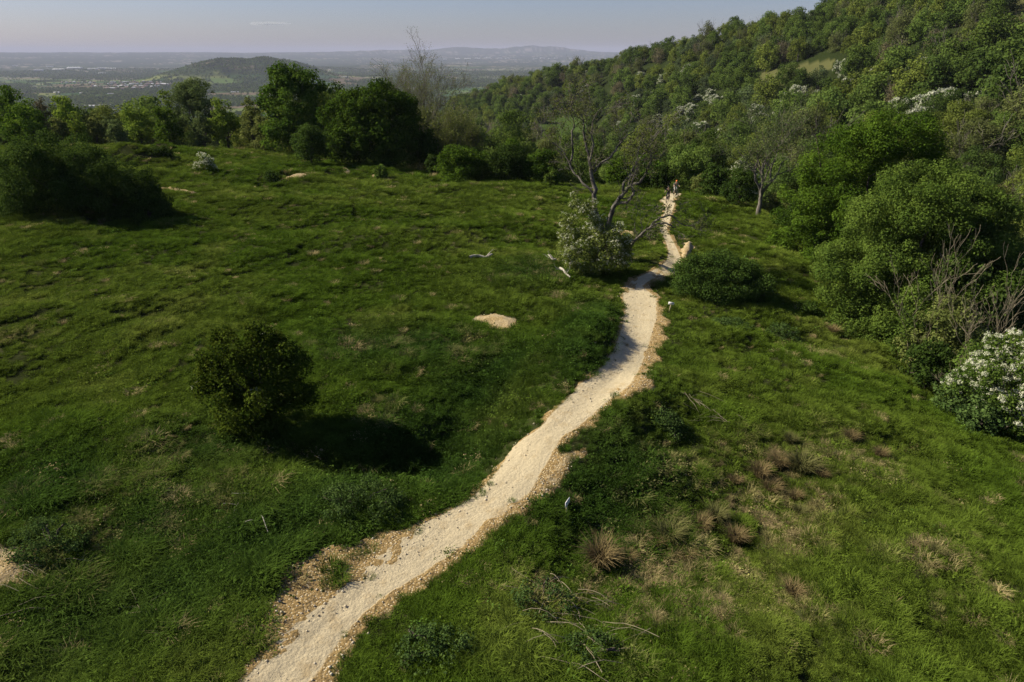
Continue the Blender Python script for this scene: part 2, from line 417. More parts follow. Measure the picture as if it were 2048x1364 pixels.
# ------------------------------------------------------------------ the path and bare earth
def gravel_mat(name, pale, brown, dirt):
    """pale worn middle, brown stony margins, pebbles; 'worn' is 1 where wheels run."""
    m, n, l, out = mat(name)
    at = n.new('ShaderNodeAttribute'); at.attribute_name = 'worn'
    tc = n.new('ShaderNodeTexCoord')
    n1 = n.new('ShaderNodeTexNoise'); n1.inputs['Scale'].default_value = 1.6; n1.inputs['Detail'].default_value = 7; n1.inputs['Roughness'].default_value = .68
    n2 = n.new('ShaderNodeTexNoise'); n2.inputs['Scale'].default_value = 9; n2.inputs['Detail'].default_value = 6; n2.inputs['Roughness'].default_value = .7
    vo = n.new('ShaderNodeTexVoronoi'); vo.inputs['Scale'].default_value = 11
    for q in (n1, n2, vo): l.new(tc.outputs['Object'], q.inputs['Vector'])
    def math_(op, a, b=None):
        q = n.new('ShaderNodeMath'); q.operation = op
        for k, s in enumerate((a, b)):
            if s is None: continue
            if isinstance(s, (int, float)): q.inputs[k].default_value = s
            else: l.new(s, q.inputs[k])
        return q.outputs[0]
    def mr(s, a, b, c=0., d=1.):
        q = n.new('ShaderNodeMapRange'); q.inputs[1].default_value = a; q.inputs[2].default_value = b; q.inputs[3].default_value = c; q.inputs[4].default_value = d
        l.new(s, q.inputs[0]); return q.outputs[0]
    def mix(f, a, b):
        q = n.new('ShaderNodeMix'); q.data_type = 'RGBA'
        for k, s in ((0, f), (6, a), (7, b)):
            if isinstance(s, tuple): q.inputs[k].default_value = (*s, 1)
            elif isinstance(s, (int, float)): q.inputs[k].default_value = s
            else: l.new(s, q.inputs[k])
        return q.outputs[2]
    w = mr(math_('ADD', at.outputs['Fac'], math_('MULTIPLY', math_('SUBTRACT', n1.outputs[0], .5), 1.1)), .38, .62)
    dots = mix(mr(n2.outputs[0], .50, .62), brown, dirt)
    dots = mix(mr(vo.outputs['Distance'], .18, .30, 1., 0.), dots, tuple(min(1, c*1.15) for c in pale))
    palev = mix(mr(n2.outputs[0], .35, .72), pale, tuple(c*.72 for c in pale))
    palev = mix(math_('MULTIPLY', mr(n1.outputs[0], .52, .70), .6), palev, brown)
    sk = n.new('ShaderNodeAttribute'); sk.attribute_name = 'streak'
    palev = mix(math_('MULTIPLY', sk.outputs['Fac'], .45), palev, tuple(c*.70 for c in pale))
    col = mix(w, dots, palev)
    b = n.new('ShaderNodeBump'); b.inputs['Strength'].default_value = .9; b.inputs['Distance'].default_value = .06
    l.new(math_('ADD', n2.outputs[0], math_('MULTIPLY', vo.outputs['Distance'], math_('SUBTRACT', .8, math_('MULTIPLY', w, .5)))), b.inputs['Height'])
    d = n.new('ShaderNodeBsdfDiffuse'); d.inputs['Roughness'].default_value = .6
    l.new(col, d.inputs[0]); l.new(b.outputs[0], d.inputs['Normal']); l.new(d.outputs[0], out.inputs[0])
    return m
PATH_M = gravel_mat('limestone_path', (.62,.525,.345), (.36,.25,.11), (.19,.13,.055))
EARTH_M = gravel_mat('stony_earth', (.58,.48,.31), (.42,.31,.15), (.26,.19,.095))

def catmull(P, n):
    P = np.asarray(P, float); Q = np.vstack([2*P[0]-P[1], P, 2*P[-1]-P[-2]]); outp = []
    for i in range(len(P)-1):
        t = np.linspace(0, 1, n, endpoint=False)[:, None]; a, b, c, d = Q[i:i+4]
        outp.append(.5*((2*b)+(-a+c)*t+(2*a-5*b+4*c-d)*t*t+(-a+3*b-3*c+d)*t**3))
    return np.vstack(outp+[P[-1:]])
def build_path():
    L = catmull(PL, 14); Rt = catmull(PR, 14)
    mx = 0.62                                        # margin each side, in half widths
    s = np.linspace(-1-mx, 1+mx, 41)
    C = (L+Rt)/2; H = (Rt-L)/2
    X = C[:, 0:1] + H[:, 0:1]*s; Y = C[:, 1:2] + H[:, 1:2]*s
    rag = (fbm(X*1.7, Y*1.7, 71, 4)-.5)*.7 + (fbm(X*.5, Y*.5, 72, 2)-.5)*.45
    wid = np.hypot(H[:, 0:1], H[:, 1:2])
    e = -path_dist(X, Y)                              # metres inside the edge
    ee = e + .16 + rag*.75
    lift = 0.045*sstep(-.18, .22, ee) - 0.16*(1-sstep(-.45, -.02, ee))
    rut = -.02*np.exp(-((s[None]+.1)/.35)**2)
    Z = height(X, Y) + lift + rut + (fbm(X*6, Y*6, 73, 2)-.5)*.035
    ns, nc = X.shape
    V = np.stack([X, Y, Z], -1).reshape(-1, 3)
    I, J = np.meshgrid(np.arange(ns-1), np.arange(nc-1), indexing='ij')
    F = np.stack([I*nc+J, I*nc+J+1, (I+1)*nc+J+1, (I+1)*nc+J], -1).reshape(-1, 4)
    shift = -.12
    worn = 1-sstep(.62, 1.12, np.abs(s[None]-shift)+0*X)
    al = np.concatenate([[0], np.cumsum(np.hypot(*np.diff(C, axis=0).T))])
    st = fbm(al[:, None]*.35+0*X, s[None]*9+0*X, 74, 3)*.6+fbm(al[:, None]*1.1+0*X, s[None]*22+0*X, 79, 2)*.4
    worn = np.clip(worn + (st-.5)*.55, 0, 1)
    me = mesh_np('path', V, [F], PATH_M, {'worn': worn.ravel(), 'streak': sstep(.40, .66, st).ravel()}, smooth=True)
    o = link('gravel_path', me); o['kind'] = 'structure'
build_path()

BARE = []                                            # world polygons that carry no grass
def drape(poly_px, name, rise=0.0, res=0.14, material=None, worn=0.0, ragged=.6, rag_s=1.3, flatv=False, solid=False):
    """Sheet of bare earth inside an outline on the ground; rise heaps it up towards its middle."""
    P = np.array([(ground_at(u, v)[:2] if not flatv else flat(u, v)) for u, v in poly_px])
    BARE.append([tuple(p) for p in P])
    lo = P.min(0)-.6; hi = P.max(0)+.6
    res = max(res, (hi-lo).max()/110)
    xs = np.arange(lo[0], hi[0], res); ys = np.arange(lo[1], hi[1], res)
    X, Y = np.meshgrid(xs, ys, indexing='ij')
    ring = [tuple(p) for p in P]; ring2 = ring+[ring[0]]
    d = seg_dist(X, Y, ring2); ins = in_poly(X, Y, ring); d = np.where(ins, d, -d)
    dd = d + (fbm(X*rag_s, Y*rag_s, 75, 4)-.5)*ragged*1.6
    mx = max(float(d.max()), .3)
    Z = height(X, Y) + 0.05*sstep(-.15, .2, dd) - .18*(1-sstep(-.5, -.02, dd)) + rise*sstep(0, .75, d/mx)*(.75+.5*fbm(X*1.1, Y*1.1, 78, 2)) + (fbm(X*4, Y*4, 76, 3)-.5)*.16*sstep(-.1, .3, dd)
    nx, ny = X.shape
    I, J = np.meshgrid(np.arange(nx-1), np.arange(ny-1), indexing='ij')
    F = np.stack([I*ny+J, (I+1)*ny+J, (I+1)*ny+J+1, I*ny+J+1], -1).reshape(-1, 4)
    keep = (dd.ravel()[F] > -.45).any(1); F = F[keep]
    used, inv = np.unique(F, return_inverse=True)
    V = np.stack([X, Y, Z], -1).reshape(-1, 3)[used]; F = inv.reshape(-1, 4)
    wv = np.full(len(V), worn) + .4*(fbm(V[:, 0]*.8, V[:, 1]*.8, 77, 2)-.5)
    c = V.mean(0); 
    me = mesh_np(name, V-c, [F], material or EARTH_M, {'worn': wv}, smooth=True)
    return link(name, me, loc=c)
for i, (pts, w) in enumerate([
    ([(522,1140),(600,1115),(700,1085),(775,1068),(850,1040),(820,1110),(740,1160),(680,1205),(630,1250),(580,1290),(520,1345),(515,1300),(528,1230)], .14),
    ([(1112,898),(1160,904),(1150,930),(1120,970),(1075,1012),(1010,1050),(950,1082),(905,1110),(930,1075),(985,1040),(1050,1000),(1092,950)], .30),
    ([(640,1364),(684,1300),(720,1255),(735,1262),(700,1310),(668,1370)], .18),
    ([(1265,770),(1312,740),(1306,780),(1250,806),(1200,830),(1222,790)], .18),
    ([(1290,700),(1318,640),(1332,610),(1330,660),(1318,710),(1300,750),(1280,760)], .2),
    ([(1232,578),(1258,552),(1285,556),(1270,572),(1252,592)], .2),
    ([(1300,548),(1345,532),(1362,540),(1350,560),(1325,570)], .55)]):
    o = drape(pts, 'gravel_verge', 0, material=PATH_M, worn=w); o['kind'] = 'structure'
MOUNDS = [
 ([(940,640),(955,632),(990,629),(1020,633),(1034,648),(1025,660),(1000,657),(965,652)], .12, 'pale stony earth mound alone in the grass left of the path'),
 ([(553,366),(572,354),(600,349),(632,356),(600,356),(578,360)], .22, 'curved ramp of bare earth on the field below the large dark oak'),
 ([(672,338),(690,337),(708,352),(688,354)], .18, 'small bare earth ramp in front of the widest dark oak'),
 ([(740,352),(755,348),(765,351),(750,355)], .2, 'smallest bare earth patch, at the shadow edge of the widest oak'),
 ([(310,371),(345,377),(395,387),(385,390),(335,381)], .25, 'long thin strip of bare earth right of the dark thicket'),
 ([(132,262),(148,259),(150,263),(136,265)], .3, 'left one of two tiny pale ramps on the far field edge'),
 ([(185,264),(205,261),(208,265),(190,266)], .3, 'right one of two tiny pale ramps on the far field edge'),
 ([(-60,1080),(0,1084),(40,1092),(72,1115),(66,1150),(30,1185),(-60,1200)], .25, 'heap of loose yellow stones at the left edge of the photo'),
 ([(1232,462),(1256,462),(1268,470),(1240,472)], .12, 'orange bare earth strip behind the bare forked tree'),
 ([(1360,502),(1372,486),(1384,486),(1386,504),(1376,520),(1362,516)], .28, 'pale steep earth ramp behind the dark round bush by the path'),
]
for pts, rise, lab in MOUNDS:
    tag(drape(pts, 'earth_mound', rise, worn=.42, ragged=.5), lab, 'earth mound', 'bare earth mounds and ramps on the field')

# loose stones on path margins: one scatter
rng = np.random.default_rng(5)
def stones():
    V = []; F = []; k = 0
    base = np.array([(1,0,0),(-1,0,0),(0,1,0),(0,-1,0),(0,0,1),(0,0,-.4)], float)
    fb = np.array([(0,2,4),(2,1,4),(1,3,4),(3,0,4),(2,0,5),(1,2,5),(3,1,5),(0,3,5)])
    pts = []
    for i in range(len(PC)-1):
        y0 = PC[i][1]
        if y0 > 45: break
        L = np.hypot(*(PC[i+1]-PC[i])); nn = int(L*38)
        t = rng.random(nn); s = rng.normal(-.75, .45, nn)
        s = np.where(rng.random(nn) < .3, rng.normal(1.0, .2, nn), s)
        c = PC[i][None]*(1-t[:, None])+PC[i+1][None]*t[:, None]; h = (PR[i]-PL[i])/2
        pts.append(c + h[None]*s[:, None])
    for b in BARE[:4]+[BARE[7], BARE[14]]:
        b = np.array(b); lo, hi = b.min(0), b.max(0); q = lo+(hi-lo)*rng.random((int(np.prod(hi-lo)*40), 2))
        pts.append(q[in_poly(q[:, 0], q[:, 1], [tuple(p) for p in b])])
    P = np.vstack(pts); Z = height(P[:, 0], P[:, 1]); N = len(P)
    sz = .012 + .055*rng.random(N)**5
    B = base[None]*(.6+.6*rng.random((N, 6, 1)))*sz[:, None, None]*np.array([1, 1, .7])
    a = rng.random(N)*6.28; ca, sa = np.cos(a), np.sin(a)
    X = B[..., 0]*ca[:, None]-B[..., 1]*sa[:, None]; Y = B[..., 0]*sa[:, None]+B[..., 1]*ca[:, None]
    V = np.stack([X+P[:, 0:1], Y+P[:, 1:2], B[..., 2]+(Z+.05+sz*.2)[:, None]], -1).reshape(-1, 3)
    F = (fb[None]+6*np.arange(N)[:, None, None]).reshape(-1, 3)
    me = mesh_np('stones', V, [F], solid_mat('loose_limestone', (.36,.30,.20), (.62,.55,.42), 2.5, .9))
    o = link('loose_stones', me); tag(o, 'loose pale limestone pebbles strewn along the path margins', 'stones', kind='stuff')
stones()

# ------------------------------------------------------------------ foliage and wood builders
def unit(v): return v/np.maximum(np.linalg.norm(v, axis=-1, keepdims=True), 1e-9)
def sph(rng, n):
    return unit(rng.normal(size=(n, 3)))
def leaves_from(rng, C, N, size, tint, aspect=.72, droop=.25):
    """Kite-shaped leaves at C facing N."""
    n = len(C); t = unit(np.cross(N, sph(rng, n))); b = np.cross(N, t)
    L = (size*(.6+.8*rng.random(n)))[:, None]; W = L*aspect
    p0 = C - t*L*.5; p1 = C + b*W*.5 - t*L*.05; p2 = C + t*L*.5 - N*L*droop; p3 = C - b*W*.5 - t*L*.05
    V = np.stack([p0, p1, p2, p3], 1).reshape(-1, 3)
    F = np.arange(4*n).reshape(-1, 4)
    return V, F, np.repeat(tint, 4)
def puff_leaves(rng, puffs, per_area, size, shell=.55, up=.25, maxn=420000):
    """Leaves over clumps (x,y,z,r): denser towards each clump's skin."""
    r = puffs[:, 3]; cnt = np.maximum(12, (4.2*per_area*r*r/(size*size)).astype(int))
    idx = np.repeat(np.arange(len(puffs)), cnt); n = len(idx)
    if n > maxn:
        sel = rng.permutation(n)[:maxn]; idx = idx[sel]; n = maxn
    d = sph(rng, n); d[:, 2] = d[:, 2]*.85+up*rng.random(n); d = unit(d)
    C = puffs[idx, :3] + d*(r[idx]*(shell+(1.08-shell)*rng.random(n)**.6))[:, None]*np.array([1, 1, .85])
    C += rng.normal(size=(n, 3))*size*.35
    N = unit(d*.9 + sph(rng, n)*.75 + np.array([0, 0, .35]))
    pt = rng.random(len(puffs))
    tint = np.clip(.55*pt[idx] + .45*rng.random(n), 0, 1)
    return leaves_from(rng, C, N, np.full(n, size), tint)
def lobe_puffs(rng, lobes, n, pr, zmin=.05, inner=.2):
    L = np.array(lobes, float); w = L[:, 3]*L[:, 4]+L[:, 4]*L[:, 5]; w = w/w.sum()
    out = []
    while len(out) < n:
        k = rng.choice(len(L), p=w); c = L[k, :3]; rr = L[k, 3:]
        d = sph(rng, 1)[0]
        f = (.80+.22*rng.random()) if rng.random() > inner else rng.random()*.75
        q = c + d*rr*f
        if q[2] < zmin: continue
        inside = False
        if f > .75:
            for j in range(len(L)):
                if j != k and (((q-L[j, :3])/(L[j, 3:]*.78))**2).sum() < 1: inside = True; break
        if inside and rng.random() < .8: continue
        out.append((*q, pr*(.6+.8*rng.random())))
    return np.array(out)
def sprays(rng, P, n=12):
    """Small flower clusters on the outer, upper side of each clump."""
    Q = np.repeat(P, n, 0); d = sph(rng, len(Q)); d[:, 2] = np.abs(d[:, 2])*1.1-.15; d = unit(d)
    r = Q[:, 3:4]; s_ = r*(.09+.17*rng.random((len(Q), 1)))
    return np.concatenate([Q[:, :3]+d*r*.98, s_], 1)
def auto_lobes(rng, w, h, n=7, base=.12, flat_=.75):
    """Crown of width w: unequal lobes around a middle one."""
    top = h; bot = h*base; ch = top-bot
    lob = [(0, 0, bot+ch*.55, w*.36, w*.36, ch*.46)]
    for i in range(n):
        a = 6.283*(i+rng.random()*.7)/n; lv = rng.random()
        rr = w*(.17+.11*rng.random())
        rad = (w*.5-rr)*(1.0-.45*lv)
        z = bot + ch*(.22+.55*lv)
        lob.append((rad*math.cos(a), rad*math.sin(a), z, rr, rr, min(rr*1.1, z-bot*.4)))
    lob.append((w*.08*rng.normal(), w*.08*rng.normal(), top-ch*.2, w*.22, w*.22, ch*.22))
    return lob
class Wood:
    def __init__(s): s.V = []; s.F = []; s.n = 0
    def tube(s, pts, rad, sides=6):
        P = np.asarray(pts, float); k = len(P); T = np.gradient(P, axis=0); T = unit(T)
        ref = np.array([0, 0, 1.]) if abs(T[0][2]) < .9 else np.array([1., 0, 0])
        u = unit(np.cross(T[0], ref)); rings = []
        for i in range(k):
            u = unit(u - T[i]*np.dot(u, T[i])); w = np.cross(T[i], u)
            a = np.arange(sides)/sides*6.2832
            rings.append(P[i] + rad[i]*(np.cos(a)[:, None]*u + np.sin(a)[:, None]*w))
        V = np.vstack(rings); i, j = np.meshgrid(np.arange(k-1), np.arange(sides), indexing='ij'); j2 = (j+1) % sides
        F = np.stack([i*sides+j, i*sides+j2, (i+1)*sides+j2, (i+1)*sides+j], -1).reshape(-1, 4) + s.n
        s.V.append(V); s.F.append(F); s.n += len(V)
    def mesh(s, name, m): return mesh_np(name, np.vstack(s.V), [np.vstack(s.F)], m, smooth=True)
def wiggle(rng, a, b, n, amp, sag=0.0):
    a = np.asarray(a, float); b = np.asarray(b, float); t = np.linspace(0, 1, n)[:, None]
    L = np.linalg.norm(b-a); off = np.cumsum(rng.normal(size=(n, 3))*amp*L/n**.5, 0); off -= off[0]; off = off - t*off[-1]*.6
    P = a + (b-a)*t + off; P[:, 2] += sag*L*np.sin(t[:, 0]*math.pi); return P
TIPS = None
def branch(rng, wd, a, d, L, r, depth, spread=.6, up=.15, sides=5, amp=.12, kids=(3, 5), tips=None, minr=.006):
    """Recursive limb: a bent tube with side shoots."""
    a = np.asarray(a, float); d = unit(np.asarray(d, float)); n = max(4, int(4+L*1.5)) if depth > 0 else 4
    n = min(n, 9)
    P = wiggle(rng, a, a+d*L, n, amp); P[:, 2] += up*L*np.linspace(0, 1, n)**2*.5
    rad = np.maximum(r*(1-.8*np.linspace(0, 1, n)), minr)
    wd.tube(P, rad, sides if depth > 1 else 3)
    if depth == 0:
        if tips is not None: tips.append(P[-1]); tips.append(P[len(P)//2])
        return
    for k in range(int(rng.integers(kids[0], kids[1]+1))):
        t = .25+.75*rng.random() if k else 1.0
        i = min(int(t*(n-1)), n-2); q = P[i]*(1-(t*(n-1)-i))+P[i+1]*(t*(n-1)-i)
        nd = unit(P[min(i+1, n-1)]-P[max(i-1, 0)]) + sph(rng, 1)[0]*spread + np.array([0, 0, up])
        branch(rng, wd, q, nd, L*(.42+.28*rng.random()), max(r*(1-.75*t)*.75, r*.22, minr), depth-1, spread, up, max(sides-1, 3), amp, kids, tips, minr)

# leaf colours
OAK = leaf_mat('oak_leaf', (.028,.062,.007), (.082,.136,.015))
OAK_DEEP = leaf_mat('dark_oak_leaf', (.023,.053,.007), (.068,.116,.015))
LIME = leaf_mat('bright_spring_leaf', (.065,.115,.014), (.135,.185,.028))
OLIVE = leaf_mat('olive_leaf', (.070,.092,.022), (.130,.150,.042))
SALLOW = leaf_mat('soft_grey_green_leaf', (.060,.092,.030), (.110,.145,.050))
BRONZE = leaf_mat('brown_budding_twig', (.080,.072,.034), (.150,.130,.070), .15)
DEEP = leaf_mat('dark_thorn_leaf', (.018,.038,.008), (.052,.085,.016))
THORN = leaf_mat('thorn_leaf', (.030,.062,.010), (.085,.125,.022))
BRAMBLE = leaf_mat('bramble_leaf', (.025,.052,.014), (.075,.115,.030), .2, .2)
BLOSSOM = leaf_mat('white_blossom', (.42,.45,.28), (.74,.73,.58), .25, .08)
BLOSSOM_FAR = leaf_mat('distant_white_blossom', (.30,.33,.21), (.56,.57,.46), .25, .12)
MID_A = leaf_mat('hill_mid_green_leaf', (.044,.080,.016), (.102,.145,.030))
MID_B = leaf_mat('hill_dark_green_leaf', (.029,.054,.013), (.070,.104,.022))
MID_C = leaf_mat('hill_yellow_green_leaf', (.072,.104,.018), (.138,.165,.034))
MID_D = leaf_mat('hill_olive_leaf', (.062,.080,.024), (.110,.125,.042))
MID_E = leaf_mat('hill_grey_green_leaf', (.050,.078,.030), (.090,.120,.050))
CONIF = leaf_mat('conifer_needle', (.010,.022,.010), (.028,.045,.020), .1)

def leafy_tree(name, label, cat, x, y, h, w, leafm, seed, group=None, lobes=None, npuff=110, pr=.1, leaf=.26, dens=5.0, bark=None, trunk=.26, base=.12, extra=None, z=None, shell=.5, limbs=8, depth=0.0):
    """A tree as trunk with limbs and a crown of leaf clumps; h, w its height and width in metres."""
    rng = np.random.default_rng(seed)
    z = gz(x, y) if z is None else z
    root = empty(name, (x, y, z-.05), label, cat, group)
    lob = lobes or auto_lobes(rng, w, h, 7, base)
    P = lobe_puffs(rng, lob, npuff, w*pr, zmin=.05 if base > .05 else -.6)
    Lb = np.array(lob, float); k = rng.integers(len(Lb), size=int(npuff*.35)); d_ = sph(rng, len(k)); d_[:, 2] = np.abs(d_[:, 2])*.9-.1
    Q = Lb[k, :3]+d_*Lb[k, 3:]*(1.02+.22*rng.random(len(k)))[:, None]
    P0 = P; P = np.vstack([P, np.concatenate([Q, (w*pr*(.28+.35*rng.random(len(k))))[:, None]], 1)])
    V, F, T = puff_leaves(rng, P, dens, leaf, shell)
    mats = [leafm]; mi = None
    Fs = [F]
    if extra:                                             # (material, share of the clumps, leaf size, density): blossom etc.
        em, share, es, ed = extra
        P2 = sprays(rng, P0[rng.permutation(len(P0))[:int(len(P0)*share)]])
        V2, F2, T2 = puff_leaves(rng, P2, ed, es, .5, .5)
        mi = np.concatenate([np.zeros(len(F), int), np.ones(len(F2), int)])
        V = np.vstack([V, V2]); Fs = [F, F2+len(V)-len(V2)]; T = np.concatenate([T, T2]); mats = [leafm, em]
    link('crown', mesh_np('crown', V, Fs, mats, {'tint': T}, mi), root)
    wd = Wood()
    tr = trunk*max(.35, h/12.)
    fork = h*.28
    wd.tube(wiggle(rng, (0, 0, -.3), (rng.normal()*.15, rng.normal()*.15, fork), 6, .06), np.linspace(tr*1.25, tr*.8, 6), 8)
    for k in range(limbs):
        q = P[rng.integers(len(P))][:3]
        wd.tube(wiggle(rng, (0, 0, fork*(.5+.5*rng.random())), q, 7, .10, .05), np.linspace(tr*.55, .03, 7), 5)
    link('trunk', wd.mesh('trunk', bark or BARK), root)
    return root
def span_tree(u0, u1, vtop, r, ub=None):
    """Place by its silhouette: centre column, top row and distance -> x, y, height, width."""
    uc = (u0+u1)/2; x, y, zt = at_range(uc, vtop, r)
    zb = gz(x, y); d = proj(x, y, (zt+zb)/2)[2]
    return x, y, zt-zb, (u1-u0)/FPX*float(d)

# ------------------------------------------------------------------ trees along the far edge of the field
GL = 'trees along the far edge of the field'
x, y, h, w = span_tree(506, 652, 122, 124)
leafy_tree('oak_tree', 'tallest dark oak on the field edge, ragged crown open near its top', 'tree', x, y, h, w, OAK_DEEP, 11, GL, npuff=170, pr=.085, leaf=.34, dens=3.2,
   lobes=[(0,0,h*.55,w*.33,w*.33,h*.30),(-w*.22,0,h*.60,w*.2,w*.2,h*.17),(w*.2,0,h*.72,w*.24,w*.2,h*.15),(0,-1,h*.83,w*.24,w*.22,h*.13),(-w*.12,0,h*.85,w*.16,w*.16,h*.11),(w*.42,0,h*.70,w*.08,w*.08,h*.05),(-w*.43,0,h*.58,w*.08,w*.08,h*.06),(-w*.2,-2,h*.28,w*.22,w*.22,h*.17),(w*.16,-2,h*.30,w*.25,w*.22,h*.18),(w*.3,0,h*.5,w*.18,w*.18,h*.14)])
x, y, h, w = span_tree(640, 852, 166, 108)
leafy_tree('oak_tree', 'widest dark oak on the field edge, spreading dome casting a black shadow', 'tree', x, y, h, w, OAK_DEEP, 12, GL, npuff=300, pr=.065, leaf=.34, dens=3.6,
   lobes=[(0,0,h*.48,w*.34,w*.34,h*.42),(w*.02,-1,h*.80,w*.22,w*.24,h*.19),(-w*.2,0,h*.66,w*.2,w*.2,h*.22),(w*.2,0,h*.68,w*.18,w*.2,h*.22),(-w*.38,0,h*.52,w*.13,w*.2,h*.25),(w*.3,-1,h*.38,w*.2,w*.2,h*.30),(-w*.12,-3.5,h*.34,w*.2,w*.18,h*.28),(w*.14,-4,h*.30,w*.2,w*.16,h*.27),(-w*.28,-1,h*.26,w*.14,w*.16,h*.2),(w*.42,0,h*.22,w*.1,w*.14,h*.16)])
EDGE = [  # u0,u1,vtop,r, material, label
 (326,434,155,150, SALLOW, 'tall soft olive willow left of the tallest dark oak'),
 (300,352,180,153, LIME, 'yellow-green tree at the left side of the tall soft willow'),
 (404,478,199,141, LIME, 'bright green round tree right of the tall soft willow'),
 (296,356,214,141, OAK, 'dark green low tree at the foot of the tall willow'),
 (232,302,205,150, LIME, 'yellow-green bushy tree left of the tall willow, in front of the plain'),
 (470,520,196,133, OLIVE, 'pale yellowish tree between bright round tree and the tallest oak'),
 (495,545,232,126, OLIVE, 'low dull olive tree tucked against the left foot of the tallest oak'),
 (380,420,222,139, SALLOW, 'small grey-green bush tree below the bright round tree'),
 (632,664,180,119, LIME, 'slim bright green tree showing between the two dark oaks'),
 (660,700,178,116, OAK, 'mid green tree rising just behind the left of the widest oak'),
 (-40,62,172,158, OAK_DEEP, 'large dark green tree at the left edge beyond the field'),
 (0,84,208,143, OAK, 'dark rounded tree in front of the large dark tree at left edge'),
 (48,96,196,156, BRONZE, 'brownish half-bare tree between dark tree and yellow-green tree at left'),
 (92,150,193,150, LIME, 'yellow-green pointed tree near left edge beyond the dark thicket'),
 (120,166,226,142, LIME, 'brightest yellow-green low bush on the far edge above the dark thicket'),
 (160,204,224,147, OLIVE, 'olive low tree right of the brightest yellow-green bush'),
 (192,230,232,152, SALLOW, 'grey-green small tree left of the yellow-green bushy tree'),
 (206,250,238,141, SALLOW, 'pale grey-green bush just beyond the right tiny ramp'),
 (90,132,235,141, OLIVE, 'dull olive scrub bush on the far edge behind the thicket'),
]
for i, (u0, u1, vt, r, mm, lab) in enumerate(EDGE):
    x, y, h, w = span_tree(u0, u1, vt, r)
    h = max(h, 3.0)
    leafy_tree('tree', lab, 'tree', x, y, h, w, mm, 100+i, GL, npuff=70, pr=.11, leaf=.30 if mm is not SALLOW else .24, dens=3.2, base=.03, limbs=5)
x, y, h, w = span_tree(578, 655, 252, 104)
leafy_tree('hawthorn_tree', 'small dark rusty-topped hawthorn in front of and between the two oaks', 'tree', x, y, h, w, DEEP, 31, GL, npuff=80, pr=.12, leaf=.22, dens=3.0, base=.10)
HEDGE = [(868,968,298,92,OAK,'wide mid green bush right of the widest oak on the field edge'),(930,990,306,95,OAK_DEEP,'dark bush between the wide mid green bush and the blackest hedge bush'),
 (972,1062,294,92,DEEP,'blackest dense hedge bush at the middle of the far field edge'),(1040,1118,304,91,OAK_DEEP,'dark hedge bush just left of the bare forked tree'),
 (1000,1050,278,102,OAK,'green bush rising behind the blackest hedge bush'),(744,775,332,93,THORN,'little grey-green bush in the shadow in front of the widest oak'),
 (848,884,310,99,DEEP,'dark low bush at the right foot of the widest oak'),(1088,1122,340,88,THORN,'small round bush at the right end of the hedge'),
 (1260,1340,310,98,OAK_DEEP,'dark bush behind the top end of the path'),(1330,1440,300,96,MID_A,'broad green bush behind the riders at the top of the path'),
 (1300,1350,330,92,DEEP,'small black-green bush beside the path top left of the riders'),(1400,1470,330,88,DEEP,'dark thorn bush between the riders and the blossoming thorn'),
 (1210,1270,320,96,OAK,'mid green bush seen through the limbs of the bare forked tree')]
for i, (u0, u1, vt, r, mm, lab) in enumerate(HEDGE):
    x, y, h, w = span_tree(u0, u1, vt, r); h = max(h, 1.2)
    leafy_tree('hedge_bush', lab, 'bush', x, y, h, w, mm, 140+i, 'bushes along the field edge', npuff=70, pr=.12, leaf=.22, dens=3.0, base=.0, limbs=5, trunk=.12)

# bare trees
def bare_tree(name, label, x, y, h, w, seed, bark, leafm, group=None, nlimb=7, leaf=.12, per=5, kids=(3, 5), depth=3, trunk=.22, fork=.25, lean=(0, 0), spread=.55, minr=.012):
    rng = np.random.default_rng(seed); root = empty(name, (x, y, gz(x, y)-.05), label, 'tree', group)
    wd = Wood(); tips = []
    tp = np.array([lean[0], lean[1], h*fork]); tp0 = wiggle(rng, (0, 0, -.3), tp, 6, .08)
    wd.tube(tp0, np.linspace(trunk*1.2, trunk*.8, 6), 8)
    for k in range(nlimb):
        a = 6.283*(k+.5*rng.random())/nlimb; el = .12+.88*rng.random()
        d = np.array([math.cos(a)*w*.5*(1.1-el*.7), math.sin(a)*w*.5*(1.1-el*.7), h*(1-fork)*(.55+.45*el)])
        branch(rng, wd, tp0[-1-(k % 2)], d, np.linalg.norm(d)*.62, trunk*.6, depth, spread, .12, 6, .1, kids, tips, minr)
    link('trunk', wd.mesh('trunk', bark), root)
    if leafm:
        tips = np.array(tips); n = len(tips)*per; C = np.repeat(tips, per, 0)+rng.normal(size=(n, 3))*.28
        V, F, T = leaves_from(rng, C, unit(sph(rng, n)+np.array([0, 0, .4])), np.full(n, leaf), rng.random(n))
        link('crown', mesh_np('crown', V, [F], leafm, {'tint': T}), root)
    return root
x, y, h, w = span_tree(748, 908, 98, 132)
bare_tree('ash_tree', 'tall nearly bare ash with fine grey twigs rising behind the widest oak', x, y, h*.93, w, 41, BARK_GREY, OLIVE, GL, nlimb=11, per=7, leaf=.13, kids=(4, 6), trunk=.33, fork=.33, spread=.72, minr=.02)
for i, (u0, u1, vt, r, lab) in enumerate([(850,945,232,112,'tangled brown half-bare scrub tree right of the widest oak'),(905,960,250,118,'greyer half-bare scrub tree at the right of the brown one'),(828,890,262,112,'low brown scrub tree below the tall bare ash')]):
    x, y, h, w = span_tree(u0, u1, vt, r)
    bare_tree('scrub_tree', lab, x, y, max(h, 3), w, 50+i, BARK_GREY, OLIVE, GL, nlimb=8, per=8, leaf=.17, kids=(4, 5), trunk=.14, fork=.12, minr=.012)

